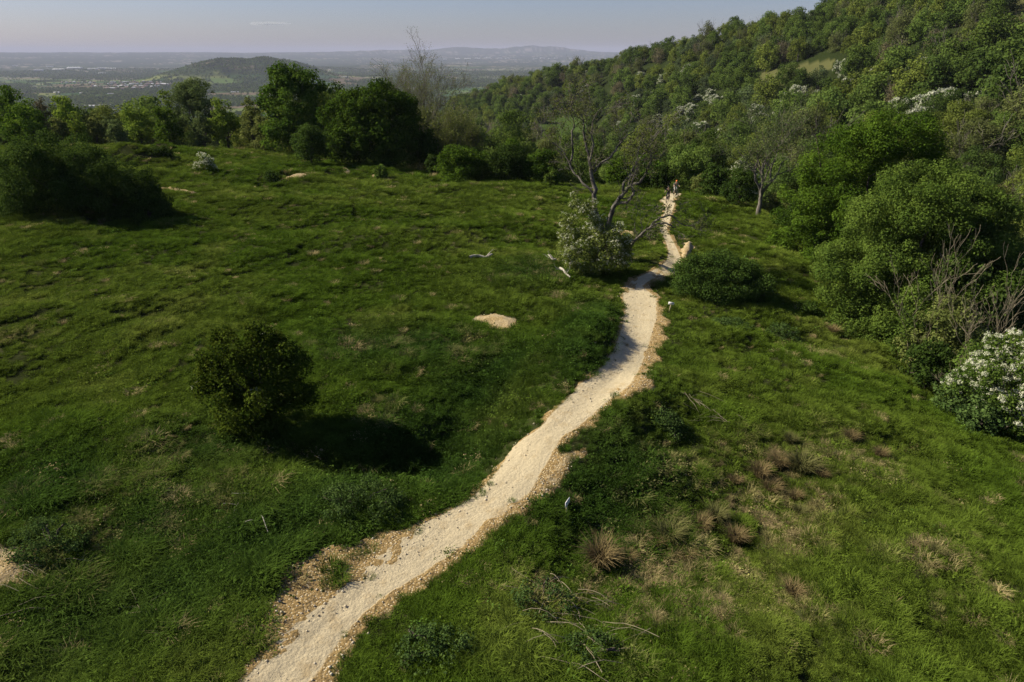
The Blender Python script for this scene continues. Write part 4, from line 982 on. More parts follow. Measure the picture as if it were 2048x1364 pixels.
def field_grid(P, smooth_px=None): return P
ROUGH_PX = [(1000,730),(930,880),(880,930),(1215,700),(1225,640),(1180,760),(1240,930),(1200,980),(430,900),(300,1060),(700,980),(100,1000),(800,860),(950,760),(880,830),(150,1250),(330,1180),(500,1100),(600,1050),(1060,560),(850,700),(740,700)]
DRY_PX = [(1350,1000),(1300,1060),(1250,1180),(1400,1180),(1500,1180),(1560,880),(1680,880),(1280,1230),(1060,560),(1450,900),(1380,940),(1330,1090),(1600,900),(930,690)]
def near_px(x, y, pxl, rad):
    m = 0
    for u, v in pxl:
        px, py = flat(u, v); m = np.maximum(m, np.exp(-((x-px)**2+(y-py)**2)/rad**2))
    return m
def build_grass():
    rng = np.random.default_rng(9)
    pts = []
    for r0, r1, dens in ((11, 22, 25), (22, 34, 18), (34, 52, 11), (52, 80, 6.5), (80, 150, 3.2)):
        a0, a1 = R(-54), R(52); n = int((a1-a0)/2*(r1*r1-r0*r0)*dens)
        a = a0+(a1-a0)*rng.random(n); r = np.sqrt(r0*r0+(r1*r1-r0*r0)*rng.random(n))
        pts.append(np.stack([np.sin(a)*r, np.cos(a)*r], 1))
    P = np.vstack(pts); x, y = P.T; r = np.hypot(x, y); az = np.degrees(np.arctan2(x, y))
    keep = r < brow(az)*np.where(az > 8, 1.45, 1.12)+3
    jit = (fbm(x*1.9, y*1.9, 71, 3)-.5)*1.0
    pd = path_dist(x, y)
    rag = (fbm(x*1.7, y*1.7, 71, 4)-.5)*.7 + (fbm(x*.5, y*.5, 72, 2)-.5)*.45
    ee = -pd+.16+rag*.75
    keep &= (ee < .02) | ((ee < .5) & (rng.random(len(x)) < .07))
    for bi, b in enumerate(BARE):
        ins = in_poly(x, y, b); d = seg_dist(x, y, b+[b[0]]); dd = np.where(ins, d, -d)+(fbm(x*1.3, y*1.3, 75, 4)-.5)*(.96 if bi < 7 else .80)
        keep &= (dd < .02) | (rng.random(len(x)) < (.10 if bi < 7 else .03))
    P = P[keep]; x, y = P.T; r = r[keep]; n = len(P); jit = jit[keep]; pd = pd[keep]
    z = height(x, y)
    e = .35; gx = (height(x+e, y)-height(x-e, y))/(2*e); gy = (height(x, y+e)-height(x, y-e))/(2*e)
    big = fbm(x/11., y/11., 81, 4); med = fbm(x/2.6, y/2.6, 82, 3); fine = rng.random(n); vb = fbm(x/30., y/30., 83, 2)
    rough = near_px(x, y, ROUGH_PX, 3.2); dry = near_px(x, y, DRY_PX, 2.2)*(.06+.6*med)
    dry = np.maximum(dry, near_px(x, y, [(q[0], q[1]) for q in RUSH], 1.25)*(.25+.7*med))
    dry = np.maximum(dry, sstep(.60, .74, fbm(x/3.4, y/3.4, 84, 3))*.26*sstep(.35, .55, vb))
    tm = track_mask(x, y)
    # tuft kind
    k = np.zeros(n, int); u = rng.random(n); q = rough*.75+.9*(med-.5)+.30
    k = np.where(u < .50-.35*q, 0, np.where(u < .80-.30*q, 1, np.where(u < .95-.12*q, 2, 3)))
    k = np.where((dry > .30) & (rng.random(n) < .16), 4, k)
    k = np.where(rng.random(n) < .006+.02*rough, 5, k)
    k = np.where((rng.random(n) < .10+.25*rough), 6, k)
    short = np.exp(-np.maximum(pd, 0)/.9)
    clump = fbm(x/1.1, y/1.1, 86, 2)
    sc = (.35+.75*med+.3*fine+.55*sstep(.45, .75, clump))*(1-.45*short)*(1-.72*tm)*(1+.3*rough)
    sc = np.maximum(sc, .5*(1-.5*short)*(1-.6*tm)); sc = np.where(k == 4, np.minimum(sc, .8), np.where(k == 5, np.minimum(sc, .75), sc))
    sc *= 1+.8*sstep(30, 110, r)
    lush = np.array([.052,.090,.010]); green = np.array([.072,.108,.015]); yell = np.array([.105,.135,.025]); straw = np.array([.27,.22,.12]); dark = np.array([.028,.062,.012])
    c = green[None]+(lush-green)[None]*sstep(.35, .65, big)[:, None]
    c = c+(yell-c)*(sstep(.55, .8, fbm(x/4., y/4., 85, 3))*.7)[:, None]
    c = c+(dark*.85-c)*(rough*.85)[:, None]
    st = np.clip(dry*1.3, 0, .85)*(rng.random(n) < .75*dry+.03)
    st = np.maximum(st, (rng.random(n) < .018)*.8)
    c = c+(straw-c)*st[:, None]
    c = np.where((k == 4)[:, None], straw[None]*(.6+.4*fine[:, None]), c)
    c = np.where((k == 5)[:, None], np.array([.075,.14,.025])[None]*(.7+.6*fine[:, None]), c)
    c *= (1.1+.75*rng.random(n))[:, None]*np.array([1.09, 1.05, 1.0])
    rot = np.stack([np.arctan(gy)*.8+rng.normal(size=n)*.12, -np.arctan(gx)*.8+rng.normal(size=n)*.12, rng.random(n)*6.283], 1)
    me = bpy.data.meshes.new('grass_points'); me.vertices.add(n); me.vertices.foreach_set('co', np.stack([x, y, z], 1).astype(np.float32).ravel())
    # Euler XYZ applied about the world axes: spin first, then tilt -> keep spin small by using random mirrored tilt
    a = me.attributes.new('rot', 'FLOAT_VECTOR', 'POINT'); a.data.foreach_set('vector', (rot*[.6, .6, 1]).astype(np.float32).ravel())
    a = me.attributes.new('scl', 'FLOAT', 'POINT'); a.data.foreach_set('value', sc.astype(np.float32))
    a = me.attributes.new('idx', 'INT', 'POINT'); a.data.foreach_set('value', k.astype(np.int32))
    a = me.attributes.new('tcol', 'FLOAT_COLOR', 'POINT'); a.data.foreach_set('color', np.concatenate([c, np.ones((n, 1))], 1).astype(np.float32).ravel())
    me.materials.append(GRASS_M)
    return me, n
def scatter_modifier(o, col):
    ng = bpy.data.node_groups.new('scatter', 'GeometryNodeTree')
    ng.interface.new_socket('Geometry', in_out='INPUT', socket_type='NodeSocketGeometry'); ng.interface.new_socket('Geometry', in_out='OUTPUT', socket_type='NodeSocketGeometry')
    N = ng.nodes; gi = N.new('NodeGroupInput'); go = N.new('NodeGroupOutput'); ip = N.new('GeometryNodeInstanceOnPoints'); ci = N.new('GeometryNodeCollectionInfo')
    ci.inputs['Collection'].default_value = col; ci.inputs['Separate Children'].default_value = True; ci.inputs['Reset Children'].default_value = True
    def na(nm, ty):
        q = N.new('GeometryNodeInputNamedAttribute'); q.data_type = ty; q.inputs['Name'].default_value = nm; return q.outputs['Attribute']
    er = N.new('FunctionNodeEulerToRotation'); ng.links.new(na('rot', 'FLOAT_VECTOR'), er.inputs[0])
    ip.inputs['Pick Instance'].default_value = True
    ng.links.new(gi.outputs[0], ip.inputs['Points']); ng.links.new(ci.outputs[0], ip.inputs['Instance']); ng.links.new(na('idx', 'INT'), ip.inputs['Instance Index'])
    ng.links.new(er.outputs[0], ip.inputs['Rotation']); ng.links.new(na('scl', 'FLOAT'), ip.inputs['Scale']); ng.links.new(ip.outputs[0], go.inputs[0])
    md = o.modifiers.new('scatter', 'NODES'); md.node_group = ng
me, ng_ = build_grass()
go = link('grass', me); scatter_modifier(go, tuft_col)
tag(go, 'rough green meadow grass with straw patches and weeds over the whole field', 'grass', kind='stuff')
print('grass tufts', ng_)

# ------------------------------------------------------------------ woods of the valley and the hill
def proto(name, seed, h, w, leafm, leaf, dens, npuff, pr, extra=None, lobes=None, base=.02, twig=False):
    rng = np.random.default_rng(seed); lob = lobes or auto_lobes(rng, w, h, 6, base)
    P = lobe_puffs(rng, lob, npuff, w*pr)
    V, F, T = puff_leaves(rng, P, dens, leaf, .55); mats = [leafm]; Fs = [F]; mi = np.zeros(len(F), int)
    if extra:
        P2 = sprays(rng, P[rng.permutation(len(P))[:int(len(P)*extra[1])]])
        V2, F2, T2 = puff_leaves(rng, P2, extra[3], extra[2], .5, .6)
        V = np.vstack([V, V2]); Fs.append(F2+len(V)-len(V2)); T = np.concatenate([T, T2]); mi = np.concatenate([mi, np.ones(len(F2), int)]); mats.append(extra[0])
    wd = Wood(); wd.tube(wiggle(rng, (0, 0, -1.), (0, 0, h*.6), 5, .04), np.linspace(.22, .1, 5), 5)
    if twig:
        for k in range(7):
            a = k*.9; branch(rng, wd, (0, 0, h*.25), (math.cos(a)*w*.4, math.sin(a)*w*.4, h*.6), h*.5, .10, 2, .5, .1, 4, .1, (3, 5), None, .02)
    W = np.vstack(wd.V); WF = np.vstack(wd.F)+len(V)
    V = np.vstack([V, W]); Fs.append(WF); T = np.concatenate([T, np.zeros(len(W))]); mi = np.concatenate([mi, np.full(len(WF), len(mats))]); mats.append(BARK_GREY)
    return mesh_np(name, V, Fs, mats, {'tint': T}, mi)
CONE = [(0,0,2,2.2,2.2,2),(0,0,5,1.8,1.8,2.2),(0,0,8,1.3,1.3,2.2),(0,0,11,.8,.8,2.2),(0,0,13,.35,.35,1.5)]
KINDS = {   # name: (meshes, words, nominal height, weight)
 'mid':   ([proto('hill_tree', 501, 10, 9.5, MID_A, .42, 2.6, 60, .12), proto('hill_tree', 502, 11, 8.5, MID_A, .42, 2.6, 60, .12)], 'mid green', 10, 34),
 'dark':  ([proto('hill_tree', 503, 10, 9, MID_B, .42, 2.8, 60, .12), proto('hill_tree', 504, 9, 10, MID_B, .42, 2.8, 60, .12)], 'dark green', 10, 24),
 'bright':([proto('hill_tree', 505, 9.5, 8.5, MID_C, .42, 2.6, 56, .12), proto('hill_tree', 506, 11, 8, MID_C, .42, 2.6, 56, .12)], 'yellow-green', 10, 26),
 'olive': ([proto('hill_tree', 507, 10, 9, MID_D, .34, 1.7, 56, .12, twig=True)], 'olive', 10, 13),
 'grey':  ([proto('hill_tree', 508, 8, 7.5, MID_E, .36, 2.4, 50, .12)], 'grey-green', 8, 7),
 'brown': ([proto('hill_tree', 509, 9.5, 8, BRONZE, .24, .8, 50, .13, twig=True)], 'brown half-bare', 9, 3.5),
 'haw':   ([proto('hawthorn_tree', 510, 5.5, 6, MID_B, .34, 2.2, 44, .13, (BLOSSOM_FAR, .7, .26, 2.6))], 'white-flowering', 5.5, 3),
 'fir':   ([proto('fir_tree', 511, 14, 4.5, CONIF, .4, 2.4, 60, .14, lobes=CONE)], 'black-green pointed', 14, .3),
}
# nearer trees of the valley get finer leaves
FINE = {k: ([proto('valley_tree', 520+i, 9, 8, mm, .20, 2.6, 80, .10, twig=tw, extra=ex)]) for i, (k, mm, tw, ex) in enumerate([
 ('mid', MID_A, False, None), ('dark', MID_B, False, None), ('bright', MID_C, False, None), ('olive', MID_D, True, None), ('grey', MID_E, False, None), ('brown', BRONZE, True, None), ('haw', MID_A, False, (BLOSSOM_FAR, .8, .15, 2.5))])}
def wood_points():
    rng = np.random.default_rng(33); out = []
    def fill(a0, a1, r0, r1, sp):
        n = int(R(a1-a0)/2*(r1*r1-r0*r0)/(sp*sp)*1.9)
        a = a0+(a1-a0)*rng.random(n); r = np.sqrt(r0*r0+(r1*r1-r0*r0)*rng.random(n)); return [(float(math.sin(R(q))*p), float(math.cos(R(q))*p), sp) for q, p in zip(a, r)]
    cand = fill(2, 43, 40, 140, 6.2)+fill(-42, 43, 100, 260, 7.5)+fill(-42, 46, 260, 520, 9)+fill(-14, 46, 520, 900, 10)+fill(-42, -10, 520, 1100, 11)
    cell = {}; keep = []
    for x, y, sp in cand:
        r = math.hypot(x, y); az = math.degrees(math.atan2(x, y)); b = float(np.interp(az, BROW_AZ, BROW_R))
        if r < b*1.10+6 or (az > 17 and r < b*1.1+14): continue
        if az < -3 and r < b+16: continue
        if -3 <= az < 14 and r < 112: continue
        key = (int(x//12), int(y//12)); ok = True
        for i in (-1, 0, 1):
            for j in (-1, 0, 1):
                for (qx, qy) in cell.get((key[0]+i, key[1]+j), ()):
                    if (qx-x)**2+(qy-y)**2 < (sp*.82)**2: ok = False; break
        if ok: cell.setdefault(key, []).append((x, y)); keep.append((x, y))
    return np.array(keep)
WP = wood_points(); wz = height(WP[:, 0], WP[:, 1]); wr = np.hypot(WP[:, 0], WP[:, 1])
_pu, _pv, _ = proj(WP[:, 0], WP[:, 1], wz+9.5); _k = ~((np.degrees(np.arctan2(WP[:, 0], WP[:, 1])) < -6) & (wr < 420) & (_pv < 226)); WP, wz, wr = WP[_k], wz[_k], wr[_k]
ok = ~(clearing(WP[:, 0], WP[:, 1], wz+2) | clearing(WP[:, 0], WP[:, 1], wz))
uu, vv, dd_ = proj(WP[:, 0], WP[:, 1], wz+6)
# room for the oaks of the right edge and the sight of the rider's bend
WP, wz, wr, uu, vv = WP[ok], wz[ok], wr[ok], uu[ok], vv[ok]
# hidden behind the near ground or the hill's crest?
def visible(x, y, z, u_):
    t = np.linspace(.05, .97, 60); X = x*t; Y = y*t; Z = CAM_H+(z-CAM_H)*t
    return bool((height(X, Y) < Z).all())
vis = np.array([(-160 < uu[i] < 2210 and vv[i] > -120 and visible(WP[i, 0], WP[i, 1], wz[i]+9, uu[i])) for i in range(len(WP))])
rngw = np.random.default_rng(44)
names = list(KINDS); wts = np.array([KINDS[k][3] for k in names], float); wts /= wts.sum()
kinds = rngw.choice(len(names), size=len(WP), p=wts)
# blossom gathers along the middle of the hill, as hawthorn scrub does
HAW_PX = [(1650,105),(1690,118),(1480,120),(1440,140),(1390,130),(1330,160),(1290,150),(1800,190),(1830,205),(1900,190),(1640,180),(1670,185),(1355,215),(1370,225),(1335,222),(1330,245),(1390,178),(1425,172),(1640,172),(1690,160),(1700,178),(1705,165),(1780,222),(1800,215),(1860,225),(1880,222),(1960,225),(1560,195),(1610,178),(1530,225),(1450,250),(1400,260),(1240,210),(1270,190),(1150,255),(1350,225),(1340,235),(1365,235),(1310,180),(1400,185),(1415,178),(1440,190),(1600,190),(1660,165),(1680,170),(1725,165),(1720,172),(1790,215),(1810,225),(1850,215),(1940,215),(1930,210),(1590,175),(1500,215),(1550,220),(1580,230),(1480,220),(1420,250),(1740,130),(1755,140),(1110,240),(1125,246),(1080,290),(1120,300),(1325,250)]
for (hu, hv) in HAW_PX:
    j = int(np.argmin((uu-hu)**2+((vv-hv)*1.6)**2+np.where(vis & (wr > 190), 0, 1e9)+np.where(kinds == names.index('haw'), 400, 0))); kinds[j] = names.index('haw')
for i in range(len(WP)):
    if names[kinds[i]] == 'fir' and wr[i] < 300: kinds[i] = 0
score = np.where(vis, 1/wr, 0); order = np.argsort(-score)
NTHING = 290
thing_idx = [i for i in order[:NTHING] if vis[i]]
rest = np.array([i for i in range(len(WP)) if i not in set(thing_idx) and (vis[i] or wr[i] < 400)])
BANDS = []
def band(i):
    r, u, v = wr[i], uu[i], vv[i]; az = math.degrees(math.atan2(*WP[i]))
    if az < -3: return 'in the dip beyond the left field'
    if az < 12: return 'behind the bare forked tree'
    if az < 22: return 'behind the pale-trunked ash' if r < 160 else 'on the hill above the ash'
    if r < 110: return 'close behind the right oaks'
    if v > 190: return 'at the right foot of the hill'
    return 'higher on the hill, right'
lab_of = {}; grp = {}
for i in thing_idx: grp.setdefault((names[kinds[i]], band(i)), []).append(i)
ORD = ['first','second','third','fourth','fifth','sixth','seventh','eighth','ninth','tenth','eleventh','twelfth','thirteenth','fourteenth','fifteenth','sixteenth','seventeenth','eighteenth','nineteenth','twentieth']
def ordw(k):
    if k < 20: return ORD[k]
    tens = {2:'twenty',3:'thirty',4:'forty',5:'fifty',6:'sixty'}[(k+1)//10]; o_ = (k+1) % 10
    return tens+('ieth' if False else ('-'+ORD[o_-1] if o_ else '')) if o_ else tens[:-1]+'ieth'
for (kd, bd), ids in grp.items():
    ids.sort(key=lambda i: uu[i])
    for q, i in enumerate(ids):
        noun = 'hawthorn' if kd == 'haw' else ('fir' if kd == 'fir' else 'tree')
        pos = 'the only one there' if len(ids) == 1 else ordw(q)+' from left'
        lab_of[i] = f"{KINDS[kd][1]} {noun} {bd}, {pos}"
for i in thing_idx:
    kd = names[kinds[i]]; fine = wr[i] < 190 and kd in FINE
    meshes = FINE[kd] if fine else KINDS[kd][0]
    me = meshes[i % len(meshes)]
    s = (.75+.6*rngw.random()**1.3)*(.85 if wr[i] < 140 else 1.22)*(1.2 if kd == 'haw' else 1)*(KINDS[kd][2]/9 if fine else 1)
    o = link({'haw':'hawthorn_tree','fir':'fir_tree'}.get(kd, 'wood_tree'), me, loc=(WP[i, 0], WP[i, 1], wz[i]-(.3 if wr[i] < 140 else 1.4)))
    o.rotation_euler = (0, 0, rngw.random()*6.28); o.scale = (s*(.9+.25*rngw.random()), s*(.9+.25*rngw.random()), s*(.85+.3*rngw.random()))
    tag(o, lab_of[i], 'tree', 'trees of the valley and the wooded hill')
wood_col = bpy.data.collections.new('wood_trees'); kidx = {}
for a, k in enumerate(names):
    o = bpy.data.objects.new('wood_%02d' % a, KINDS[k][0][0]); wood_col.objects.link(o); kidx[k] = a
def point_cloud(name, P, idx, scl, rotz, col, label, cat):
    n = len(P); me = bpy.data.meshes.new(name); me.vertices.add(n); me.vertices.foreach_set('co', np.asarray(P, np.float32).ravel())
    a = me.attributes.new('rot', 'FLOAT_VECTOR', 'POINT'); a.data.foreach_set('vector', np.stack([np.zeros(n), np.zeros(n), rotz], 1).astype(np.float32).ravel())
    a = me.attributes.new('scl', 'FLOAT', 'POINT'); a.data.foreach_set('value', np.asarray(scl, np.float32))
    a = me.attributes.new('idx', 'INT', 'POINT'); a.data.foreach_set('value', np.asarray(idx, np.int32))
    o = link(name, me); scatter_modifier(o, col); return tag(o, label, cat, kind='stuff')
n = len(rest)
point_cloud('hill_woodland', np.stack([WP[rest, 0], WP[rest, 1], wz[rest]-1.4], 1), kinds[rest], .9+.7*rngw.random(n)**1.3, rngw.random(n)*6.28, wood_col, 'mass of mixed spring-green trees covering the far valley and the hill', 'woodland')
print('wood things', len(thing_idx), 'rest', n)

# the far plain: hedges and copses
def plain_trees():
    rng = np.random.default_rng(55); a0, a1 = R(-38), R(10); n = 420000
    a = a0+(a1-a0)*rng.random(n); r = np.exp(math.log(1050)+(math.log(9500)-math.log(1050))*rng.random(n)); x, y = np.sin(a)*r, np.cos(a)*r
    edge, idr = far_fields(x, y); woodn = fbm(x/700., y/700., 64, 4); wood = woodn + .12*sstep(6500, 11000, r) > .49
    hill = (np.hypot(x+1950, y-5300) < 900)
    keep = (edge < 9) & (rng.random(n) < .8) | wood & (rng.random(n) < .55) | (rng.random(n) < .012)
    keep |= (r < 2400) & (fbm(x/150., y/150., 58, 3) > .5) & (rng.random(n) < .5)
    x, y, r = x[keep], y[keep], r[keep]
    z = height(x, y); hz = far_hills(x, y, r, np.degrees(np.arctan2(x, y)))
    return x, y, z, r
x, y, z, r = plain_trees()
a = np.degrees(np.arctan2(x, y)); hh = np.random.default_rng(56)
# Chosen hill top is wooded
hx = hh.normal(size=11000)*480; hy = hh.normal(size=11000)*420-60
c0 = at_range(505, 120, 5650); HX, HY = c0[0]+hx, c0[1]+hy; HZ = height(HX, HY); kp = (HZ > -150) & (fbm(HX/140., HY/140., 57, 3) > .60-.0026*np.clip(HZ+150, 0, 130)); HX, HY, HZ = HX[kp], HY[kp], HZ[kp]
X = np.concatenate([x, HX]); Y = np.concatenate([y, HY]); Z = np.concatenate([z, HZ]); n = len(X)
if n > 75000: sel = hh.permutation(n)[:75000]; X, Y, Z = X[sel], Y[sel], Z[sel]; n = 75000
lo_col = bpy.data.collections.new('plain_trees')
for a_, (sd, mm) in enumerate([(601, MID_B), (602, MID_A), (603, MID_B), (604, MID_D), (605, CONIF)]):
    o = bpy.data.objects.new('plain_%02d' % a_, proto('plain_tree', sd, 10, 10, mm, 1.5, 2.2, 16, .2, base=0)); lo_col.objects.link(o)
point_cloud('plain_trees', np.stack([X, Y, Z-1], 1), hh.choice(5, n, p=[.36, .3, .2, .1, .04]), .7+.6*hh.random(n), hh.random(n)*6.28, lo_col, 'dark hedgerows and copses across the far plain', 'hedgerows')
print('plain trees', n)

# ------------------------------------------------------------------ buildings of the plain
WALLW = solid_mat('pale_render_wall', (.62,.58,.52), (.70,.66,.60), .2); WALLB = solid_mat('pink_brick_wall', (.42,.30,.25), (.52,.38,.32), .3); ROOFR = solid_mat('tile_roof', (.20,.14,.12), (.30,.22,.19), .3); ROOFG = solid_mat('grey_roof', (.36,.36,.38), (.46,.46,.48), .2); SHEDW = solid_mat('white_metal_cladding', (.80,.80,.78), (.86,.86,.84), .1); GLASSD = solid_mat('dark_window', (.04,.05,.06), (.07,.08,.09), 1, .2)
def box_np(x0, x1, y0, y1, z0, z1):
    V = np.array([(x, y, z) for z in (z0, z1) for y in (y0, y1) for x in (x0, x1)], float)
    F = np.array([(0,2,3,1),(4,5,7,6),(0,1,5,4),(2,6,7,3),(0,4,6,2),(1,3,7,5)]); return V, F
def house_meshes(L, W, H, rh, wm, rm, nm):
    V, F = box_np(-L/2, L/2, -W/2, W/2, -1, H); g = np.array([(-L/2, 0, H+rh), (L/2, 0, H+rh)])
    wall = mesh_np(nm+'_wall', np.vstack([V, g]), [F[[0, 2, 3, 4, 5]], np.array([(4, 8, 6), (5, 7, 9)])], wm)
    e = .5; P = np.array([(-L/2-e, -W/2-e, H-.3), (L/2+e, -W/2-e, H-.3), (L/2+e, 0, H+rh+.15), (-L/2-e, 0, H+rh+.15), (L/2+e, W/2+e, H-.3), (-L/2-e, W/2+e, H-.3)])
    roof = mesh_np(nm+'_roof', np.vstack([P, P-[0, 0, .25]]), [np.array([(0, 1, 2, 3), (3, 2, 4, 5), (7, 6, 9, 8), (8, 9, 11, 10), (0, 6, 7, 1), (4, 10, 11, 5)])], rm)
    Vs, Fs = [], []; k = 0
    for zz in (1.0, 3.6):
        for xx in np.linspace(-L*.35, L*.35, max(3, int(L/5))):
            for s in (-1, 1):
                v, f = box_np(xx-.7, xx+.7, *sorted((s*W/2, s*(W/2+.04))), zz, min(zz+1.3, H-.2)); Vs.append(v); Fs.append(f+k); k += 8
        if H < 4.5: break
    win = mesh_np(nm+'_windows', np.vstack(Vs), [np.vstack(Fs)], GLASSD)
    return wall, roof, win
HM = [house_meshes(16, 9, 5.5, 3.2, WALLB, ROOFR, 'brick_house'), house_meshes(14, 9, 5.5, 3.4, WALLW, ROOFG, 'pale_house'), house_meshes(26, 9, 5.5, 3, WALLB, ROOFG, 'terrace')]
SM = [house_meshes(150, 60, 11, 4, SHEDW, SHEDW, 'white_shed'), house_meshes(90, 40, 9, 4, SHEDW, ROOFG, 'grey_shed'), house_meshes(60, 14, 4, 3, WALLW, ROOFG, 'farm_shed')]
def building(u, v, ms, rz, label, cat, name, group, s=1.0):
    b = ground_at(u, v); root = empty(name, b, label, cat, group, rz); root.scale = (s, s, s)
    for nm, me in zip(('wall', 'roof', 'window'), ms): link(nm, me, root)
rb = np.random.default_rng(66)
rows = [(168,3,330,225,'top'),(172,1,350,215,'second'),(176,2,322,185,'third'),(180,0,290,210,'lowest')]
GE = 'houses of the pale housing estate on the plain'
for ri, (v, _, ue, us, rn) in enumerate(rows):
    us_ = np.arange(us, ue, 7.5)
    for q, u in enumerate(us_):
        kk = int(rb.choice([0, 0, 1, 2])); building(u+rb.normal()*1.5, v-2+rb.normal()*.8, HM[kk], rb.choice([0, 1.57])+rb.normal()*.2, f"{('pink brick house','pale rendered house','pink terrace')[kk]} in the estate\'s {rn} row, {ordw(q)} from left", 'house', 'brick_house' if kk != 1 else 'rendered_house', GE, 1.25)
for q, u in enumerate(np.arange(125, 190, 8)):
    building(u, 166+rb.normal(), HM[1 if q % 2 else 0], rb.random()*3, f"house beside the pale estate on the plain, {ordw(q)} from left", 'house', 'brick_house', GE, 1.2)
GS = 'long pale sheds far across the plain'
for q, (u, v, kk, s) in enumerate([(118,140,0,.9),(150,137,0,1.2),(185,139,1,1.0),(205,138,1,1.3),(222,138,0,.7),(78,142,1,1.0),(30,132,1,.8),(100,134,1,1.0),(205,147,1,.7)]):
    building(u, v, SM[kk], .1*q, f"white shed far beyond the pale housing estate, {ordw(int(np.argsort(np.argsort([118,150,185,205.1,222,78,30,100,205]))[q]))} from the left", 'shed', 'industrial_shed', GS, s)
SH = [(890,119,1,1.0),(915,118,0,.8),(935,118,0,1.0),(955,117,0,.9),(975,117,0,1.1),(1000,117,1,1.2),(1015,117,1,1.2),(1070,118,0,.6),(1085,117,1,1.2),(1100,118,1,1.0),(1112,117,1,1.0),(1142,117,1,.8),(1030,119,1,.7)]
rk = np.argsort(np.argsort([s[0] for s in SH]))
for q, (u, v, kk, s) in enumerate(SH):
    building(u, v, SM[kk], .05*q, f"white shed below the far blue hills, {ordw(int(rk[q]))} from the left", 'shed', 'industrial_shed', GS, s)
FARM = [(185,214,2,1.1,'farm shed with long pale roof on the green patch above the left field edge'),(207,212,2,.9,'farm shed right of the long pale-roofed one on the plain'),(108,197,2,.8,'white farm shed above the dark trees at the left'),(118,186,2,.9,'white farmhouse range left of the estate front'),(170,187,2,.8,'pinkish farm range in front of the estate'),(222,188,2,.5,'small white farmhouse right of the pinkish range'),(470,185,2,.7,'white farmhouse left of the tallest oak'),(690,155,2,.9,'white farmhouse between the oaks on the plain'),(825,178,2,.9,'white farm range seen through the bare ash'),(835,171,2,.7,'white farm shed behind the range seen through the ash'),(668,188,2,.5,'small white cottage right of the tallest oak'),(700,162,2,.7,'white farm shed right of the farmhouse between the oaks')]
for u, v, kk, s, lab in FARM: building(u, v, SM[kk], rb.random()*.8-.2, lab, 'farm building', 'farm_building', 'farm buildings on the plain', s)

# ------------------------------------------------------------------ signs
def sign(label, u, v, post_h, bw, bh, rz, tilt, marks):
    b = ground_at(u, v); root = empty('trail_sign', b, label, 'sign', 'small white trail signs', rz); root.rotation_euler = (0, tilt, rz)
    V, F = box_np(-.025, .025, -.025, .025, -.2, post_h); link('post', mesh_np('post', V, [F], POSTWOOD), root)
    V, F = box_np(-bw/2, bw/2, -.045, -.027, post_h-bh*.7, post_h+bh*.45); bd = link('board', mesh_np('board', V, [F], WHITE), root)
    Vs, Fs = [], []; rg = np.random.default_rng(3); k = 0
    for row in range(marks):
        zz = post_h+bh*.18-row*bh*.33; xx = -bw*.38
        while xx < bw*.34:
            ww = bw*(.04+.05*rg.random()); v, f = box_np(xx, xx+ww, -.0485, -.0455, zz-bh*.09, zz+bh*.09); Vs.append(v); Fs.append(f+k); k += 8; xx += ww+bw*.035
    link('lettering', mesh_np('lettering', np.vstack(Vs), [np.vstack(Fs)], DARKMARK), bd)
sign('white trail sign seen nearly edge on in the grass by the path ramp', 1133, 1035, .72, .36, .20, R(62), R(-4), 1)
sign('white trail sign with dark lettering beside the path below the round thorn bush', 1338, 624, .62, .36, .15, R(-8), R(8), 2)

# ------------------------------------------------------------------ riders at the top of the path
def skin_obj(name, joints, bones, parent, material, sub=1):
    me = bpy.data.meshes.new(name); me.from_pydata([j[:3] for j in joints], bones, []); o = link(name, me, parent)
    sk = o.modifiers.new('skin', 'SKIN')
    for i, j in enumerate(joints):
        me.skin_vertices[0].data[i].radius = (j[3], j[3] if len(j) < 5 else j[4])
    me.skin_vertices[0].data[0].use_root = True
    o.modifiers.new('sub', 'SUBSURF').levels = sub; o.modifiers['sub'].render_levels = sub
    me.materials.append(material); return o
SKIN = solid_mat('skin', (.45,.28,.2), (.5,.32,.24), 4, .6); BLACKC = solid_mat('black_cloth', (.012,.012,.016), (.03,.03,.035), 8, .9); GREYC = solid_mat('grey_cloth', (.10,.11,.10), (.15,.16,.14), 8, .9); ORANGE = solid_mat('orange_helmet', (.75,.16,.03), (.8,.2,.05), 8, .4); DKHELM = solid_mat('dark_helmet', (.02,.02,.025), (.04,.04,.04), 8, .4); RUBBER = solid_mat('rubber', (.015,.015,.015), (.03,.03,.03), 8, .8); STEEL = solid_mat('bike_frame_paint', (.05,.05,.06), (.08,.08,.1), 8, .4); PALEC = solid_mat('pale_trousers', (.4,.38,.33), (.5,.47,.4), 8, .9)
